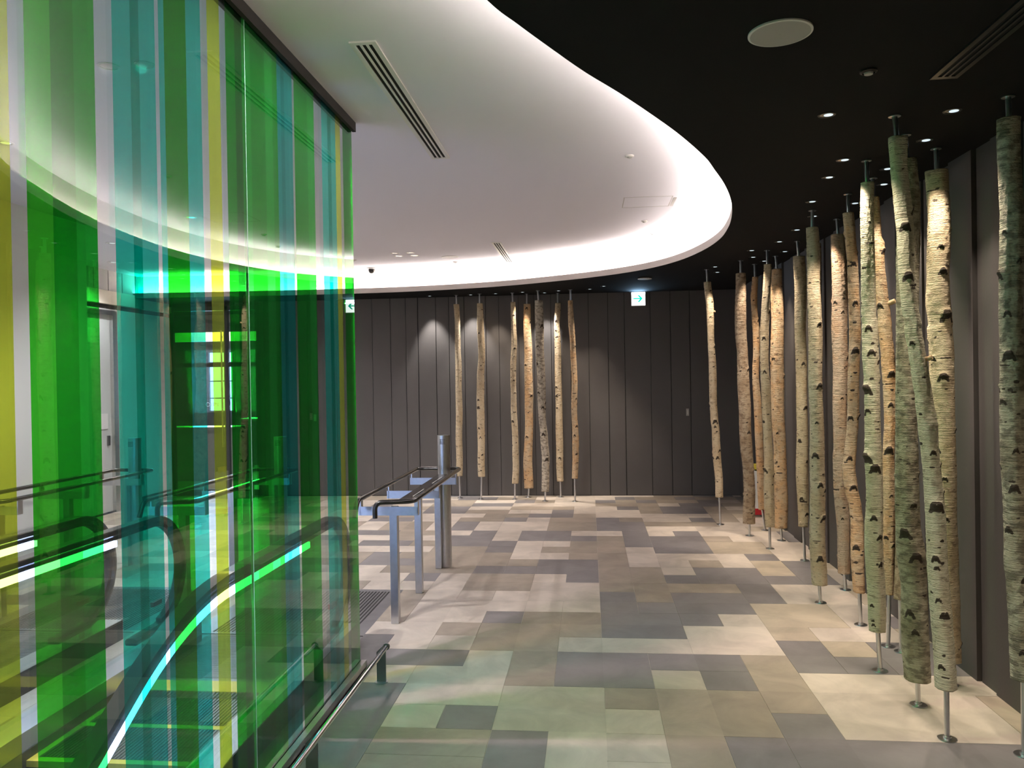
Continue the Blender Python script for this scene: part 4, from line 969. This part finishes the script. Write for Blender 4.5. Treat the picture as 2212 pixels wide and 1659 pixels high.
for idx, (nm, (foot, topp, P)) in enumerate(TR.items()):
    kind, label = LAB[nm]; rt = random.Random(100 + idx)
    near = foot[1] < 3.2
    dyoff = 0; dxoff = 0
    if nm == 'F4': dyoff = -.045
    if nm == 'R7b': dxoff = -.03
    zb, zt = P[0][2], P[-1][2]
    t = thing('birch_trunk', label, 'tree trunk', (foot[0]+dxoff, foot[1]+dyoff, 0), 'birch trunks hung on rods along the ' + ('far wall' if nm[0] == 'F' else 'right wall'))
    nr_ = 56 if near else 32; dz = .0075 if near else .014
    nz = int((zt-zb)/dz)
    toward = math.atan2(cam_xy.y - foot[1], cam_xy.x - foot[0])
    knots = []
    for (kz, ks) in KH.get(nm, []): knots.append((kz + rt.uniform(-.04, .04), toward + rt.uniform(-.95, .95), ks*rt.uniform(.6, .95)))
    for k in range(int(10 + 8*(zt-zb))): knots.append((rt.uniform(zb+.05, zt-.05), rt.uniform(0, 6.283), rt.uniform(.005, .013)))
    for k in range(6): knots.append((rt.uniform(zb+.1, zt-.1), toward + rt.uniform(1.2, 5.0), rt.uniform(.02, .04)))
    bands = [(rt.uniform(zb+.1, zt-.1), toward + rt.uniform(-.9, .9), rt.uniform(.015, .05), rt.uniform(.0025, .007)) for _ in range(4 if near else 2)]
    verts = []; kv = []; uvz = []
    sd_ = rt.uniform(0, 100)
    lobes = (rt.uniform(0, 6.28), rt.uniform(0, 6.28))
    for j in range(nz+1):
        z = zb + (zt-zb)*j/nz; cx, cy, _, rad = interp(P, z)
        cx += dxoff + .003*math.sin(z*9 + sd_); cy += dyoff
        for k in range(nr_):
            a = 2*math.pi*k/nr_
            rr2 = rad*(1 + .035*math.cos(2*a+lobes[0]+z*.6) + .02*math.cos(3*a+lobes[1]-z))
            rr2 += .006*noise.noise(Vector((math.cos(a)*1.3, math.sin(a)*1.3, z*2.2 + sd_)))*1.2
            rr2 += .0022*noise.noise(Vector((math.cos(a)*4, math.sin(a)*4, z*34 + sd_))) + .0014*noise.noise(Vector((math.cos(a)*11, math.sin(a)*11, z*60 + sd_)))
            kvv = 0.0
            for kz, ka, ks in knots:
                dzk = z - kz
                if abs(dzk) > ks*1.9: continue
                da = (a-ka+math.pi) % (2*math.pi) - math.pi
                du = da*rad
                if abs(du) > ks*2: continue
                # chevron: narrow at the top, spreading downwards, raised brow above
                yv_ = dzk/ks; xv_ = du/ks
                ww = max(.12, .62 - .55*yv_) if ks > .015 else .9
                jit = noise.noise(Vector((xv_*2.1 + kz*7, yv_*2.3, ks*50)))*.5
                if ks > .015:
                    eye = (xv_/.42)**2 + ((yv_+.05)/.34)**2 + jit
                    arm = abs(abs(xv_) - (.62 - .75*yv_)*.62)*3.2 + (0 if -.75 < yv_ < .65 else 3) + jit
                    body = (xv_/.75)**2 + ((yv_+.38)/.34)**2 + .25 + jit
                    d2 = min(eye, arm, body + (0 if int(kz*100) % 3 == 0 else .75))
                    if d2 < 1.2: kvv = max(kvv, min(1, 1.25 - d2))
                else:
                    d2 = (xv_/1.0)**2*.55 + (yv_/.6)**2 + jit
                    if d2 < 1.2: kvv = max(kvv, min(1, 1.25 - d2))
                if ks > .015:
                    rr2 += ks*.34*math.exp(-((xv_/.75)**2 + ((yv_-.25)/.55)**2)*1.4)
                    rr2 -= ks*.14*math.exp(-((xv_/.4)**2 + ((yv_+.12)/.32)**2)*1.5)
            for kz, ka, kw, kh in bands:
                if abs(z-kz) > kh*2.5: continue
                da = (a-ka+math.pi) % (2*math.pi) - math.pi; du = da*rad
                d2 = (du/kw)**2 + ((z-kz)/kh)**2
                d2 += noise.noise(Vector((du*60, z*90, 3)))*.6
                if d2 < 1.2: kvv = max(kvv, min(.8, 1.2-d2))
            verts.append((cx + rr2*math.cos(a), cy + rr2*math.sin(a), z)); kv.append(kvv)
    me = bpy.data.meshes.new('log'); faces = []
    for j in range(nz):
        for k in range(nr_):
            faces.append((j*nr_+k, j*nr_+(k+1)%nr_, (j+1)*nr_+(k+1)%nr_, (j+1)*nr_+k))
    nside = len(faces)
    faces.append(tuple(reversed(range(nr_)))); faces.append(tuple(nz*nr_+k for k in range(nr_)))
    ox, oy = foot[0]+dxoff, foot[1]+dyoff
    me.from_pydata([(x-ox, y-oy, z) for x, y, z in verts], [], faces)
    me.materials.append(BARK[kind]); me.materials.append(M['wood_end'])
    ka_ = me.attributes.new('knot', 'FLOAT', 'POINT'); ka_.data.foreach_set('value', kv)
    uvl = me.uv_layers.new(name='UVMap'); rad0 = P[len(P)//2][3]
    # seam turned away from the viewer
    ks0 = int(((toward + math.pi) % (2*math.pi))/(2*math.pi)*nr_)
    uo = rt.uniform(0, 50)
    for pi_, p in enumerate(me.polygons):
        if pi_ < nside:
            p.use_smooth = True
            j, k = divmod(pi_, nr_); kk_ = (k - ks0) % nr_
            us = [kk_, kk_+1, kk_+1, kk_]; vs = [j, j, j+1, j+1]
            for li, uu, vv in zip(p.loop_indices, us, vs): uvl.data[li].uv = (uu/nr_*2*math.pi*rad0 + uo, (zb + (zt-zb)*vv/nz) + uo*.37)
        else: p.material_index = 1
    o = bpy.data.objects.new('log', me); C.objects.link(o); o.parent = t
    # rods, floor flange, ceiling collar
    bx, by = P[0][0]+dxoff, P[0][1]+dyoff; tx, ty = P[-1][0]+dxoff, P[-1][1]+dyoff
    pr = .0135
    q = MB(); fx, fy = foot[0]+dxoff, foot[1]+dyoff
    q.sweep([(fx, fy, 0.001), (bx*.5+fx*.5, by*.5+fy*.5, zb*.5), (bx, by, zb+.04)], circ(pr, 16)); q.build('support_rod', POLE, t, smooth=True)
    q = MB(); q.lathe(fx, fy, [(.046, 0.0), (.045, .004), (.020, .006), (.019, .016), (pr, .017)], 32); q.build('floor_flange', M['steel'], t, smooth=True)
    q = MB(); cx2, cy2 = topp[0]+dxoff, topp[1]+dyoff
    q.sweep([(tx, ty, zt-.04), (tx*.5+cx2*.5, ty*.5+cy2*.5, zt*.5+H_BLACK*.5), (cx2, cy2, H_BLACK-.001)], circ(pr, 16)); q.build('support_rod', POLE, t, smooth=True)
    q = MB(); q.lathe(cx2, cy2, [(.030, H_BLACK), (.030, H_BLACK-.004), (pr, H_BLACK-.005)], 28); q.build('ceiling_collar', M['steel'], t, smooth=True)
    if nm in ('R11', 'R1', 'R12'):   # cut branch stubs
        zz = {'R11': 2.30, 'R1': 2.62, 'R12': 1.9}[nm]; cx, cy, _, rad = interp(P, zz); an = toward + 1.3
        d = Vector((math.cos(an), math.sin(an), .35)).normalized(); st = Vector((cx+dxoff, cy+dyoff, zz)) + d*rad*.6
        q = MB(); q.sweep([tuple(st), tuple(st+d*.03), tuple(st+d*(.045 if nm != 'R11' else .06))], circ(.012 if nm != 'R11' else .016, 12)); q.build('branch_stub', M['wood_end'], t, smooth=True)

for o in bpy.data.objects:
    if '_w' in o.keys(): del o['_w']
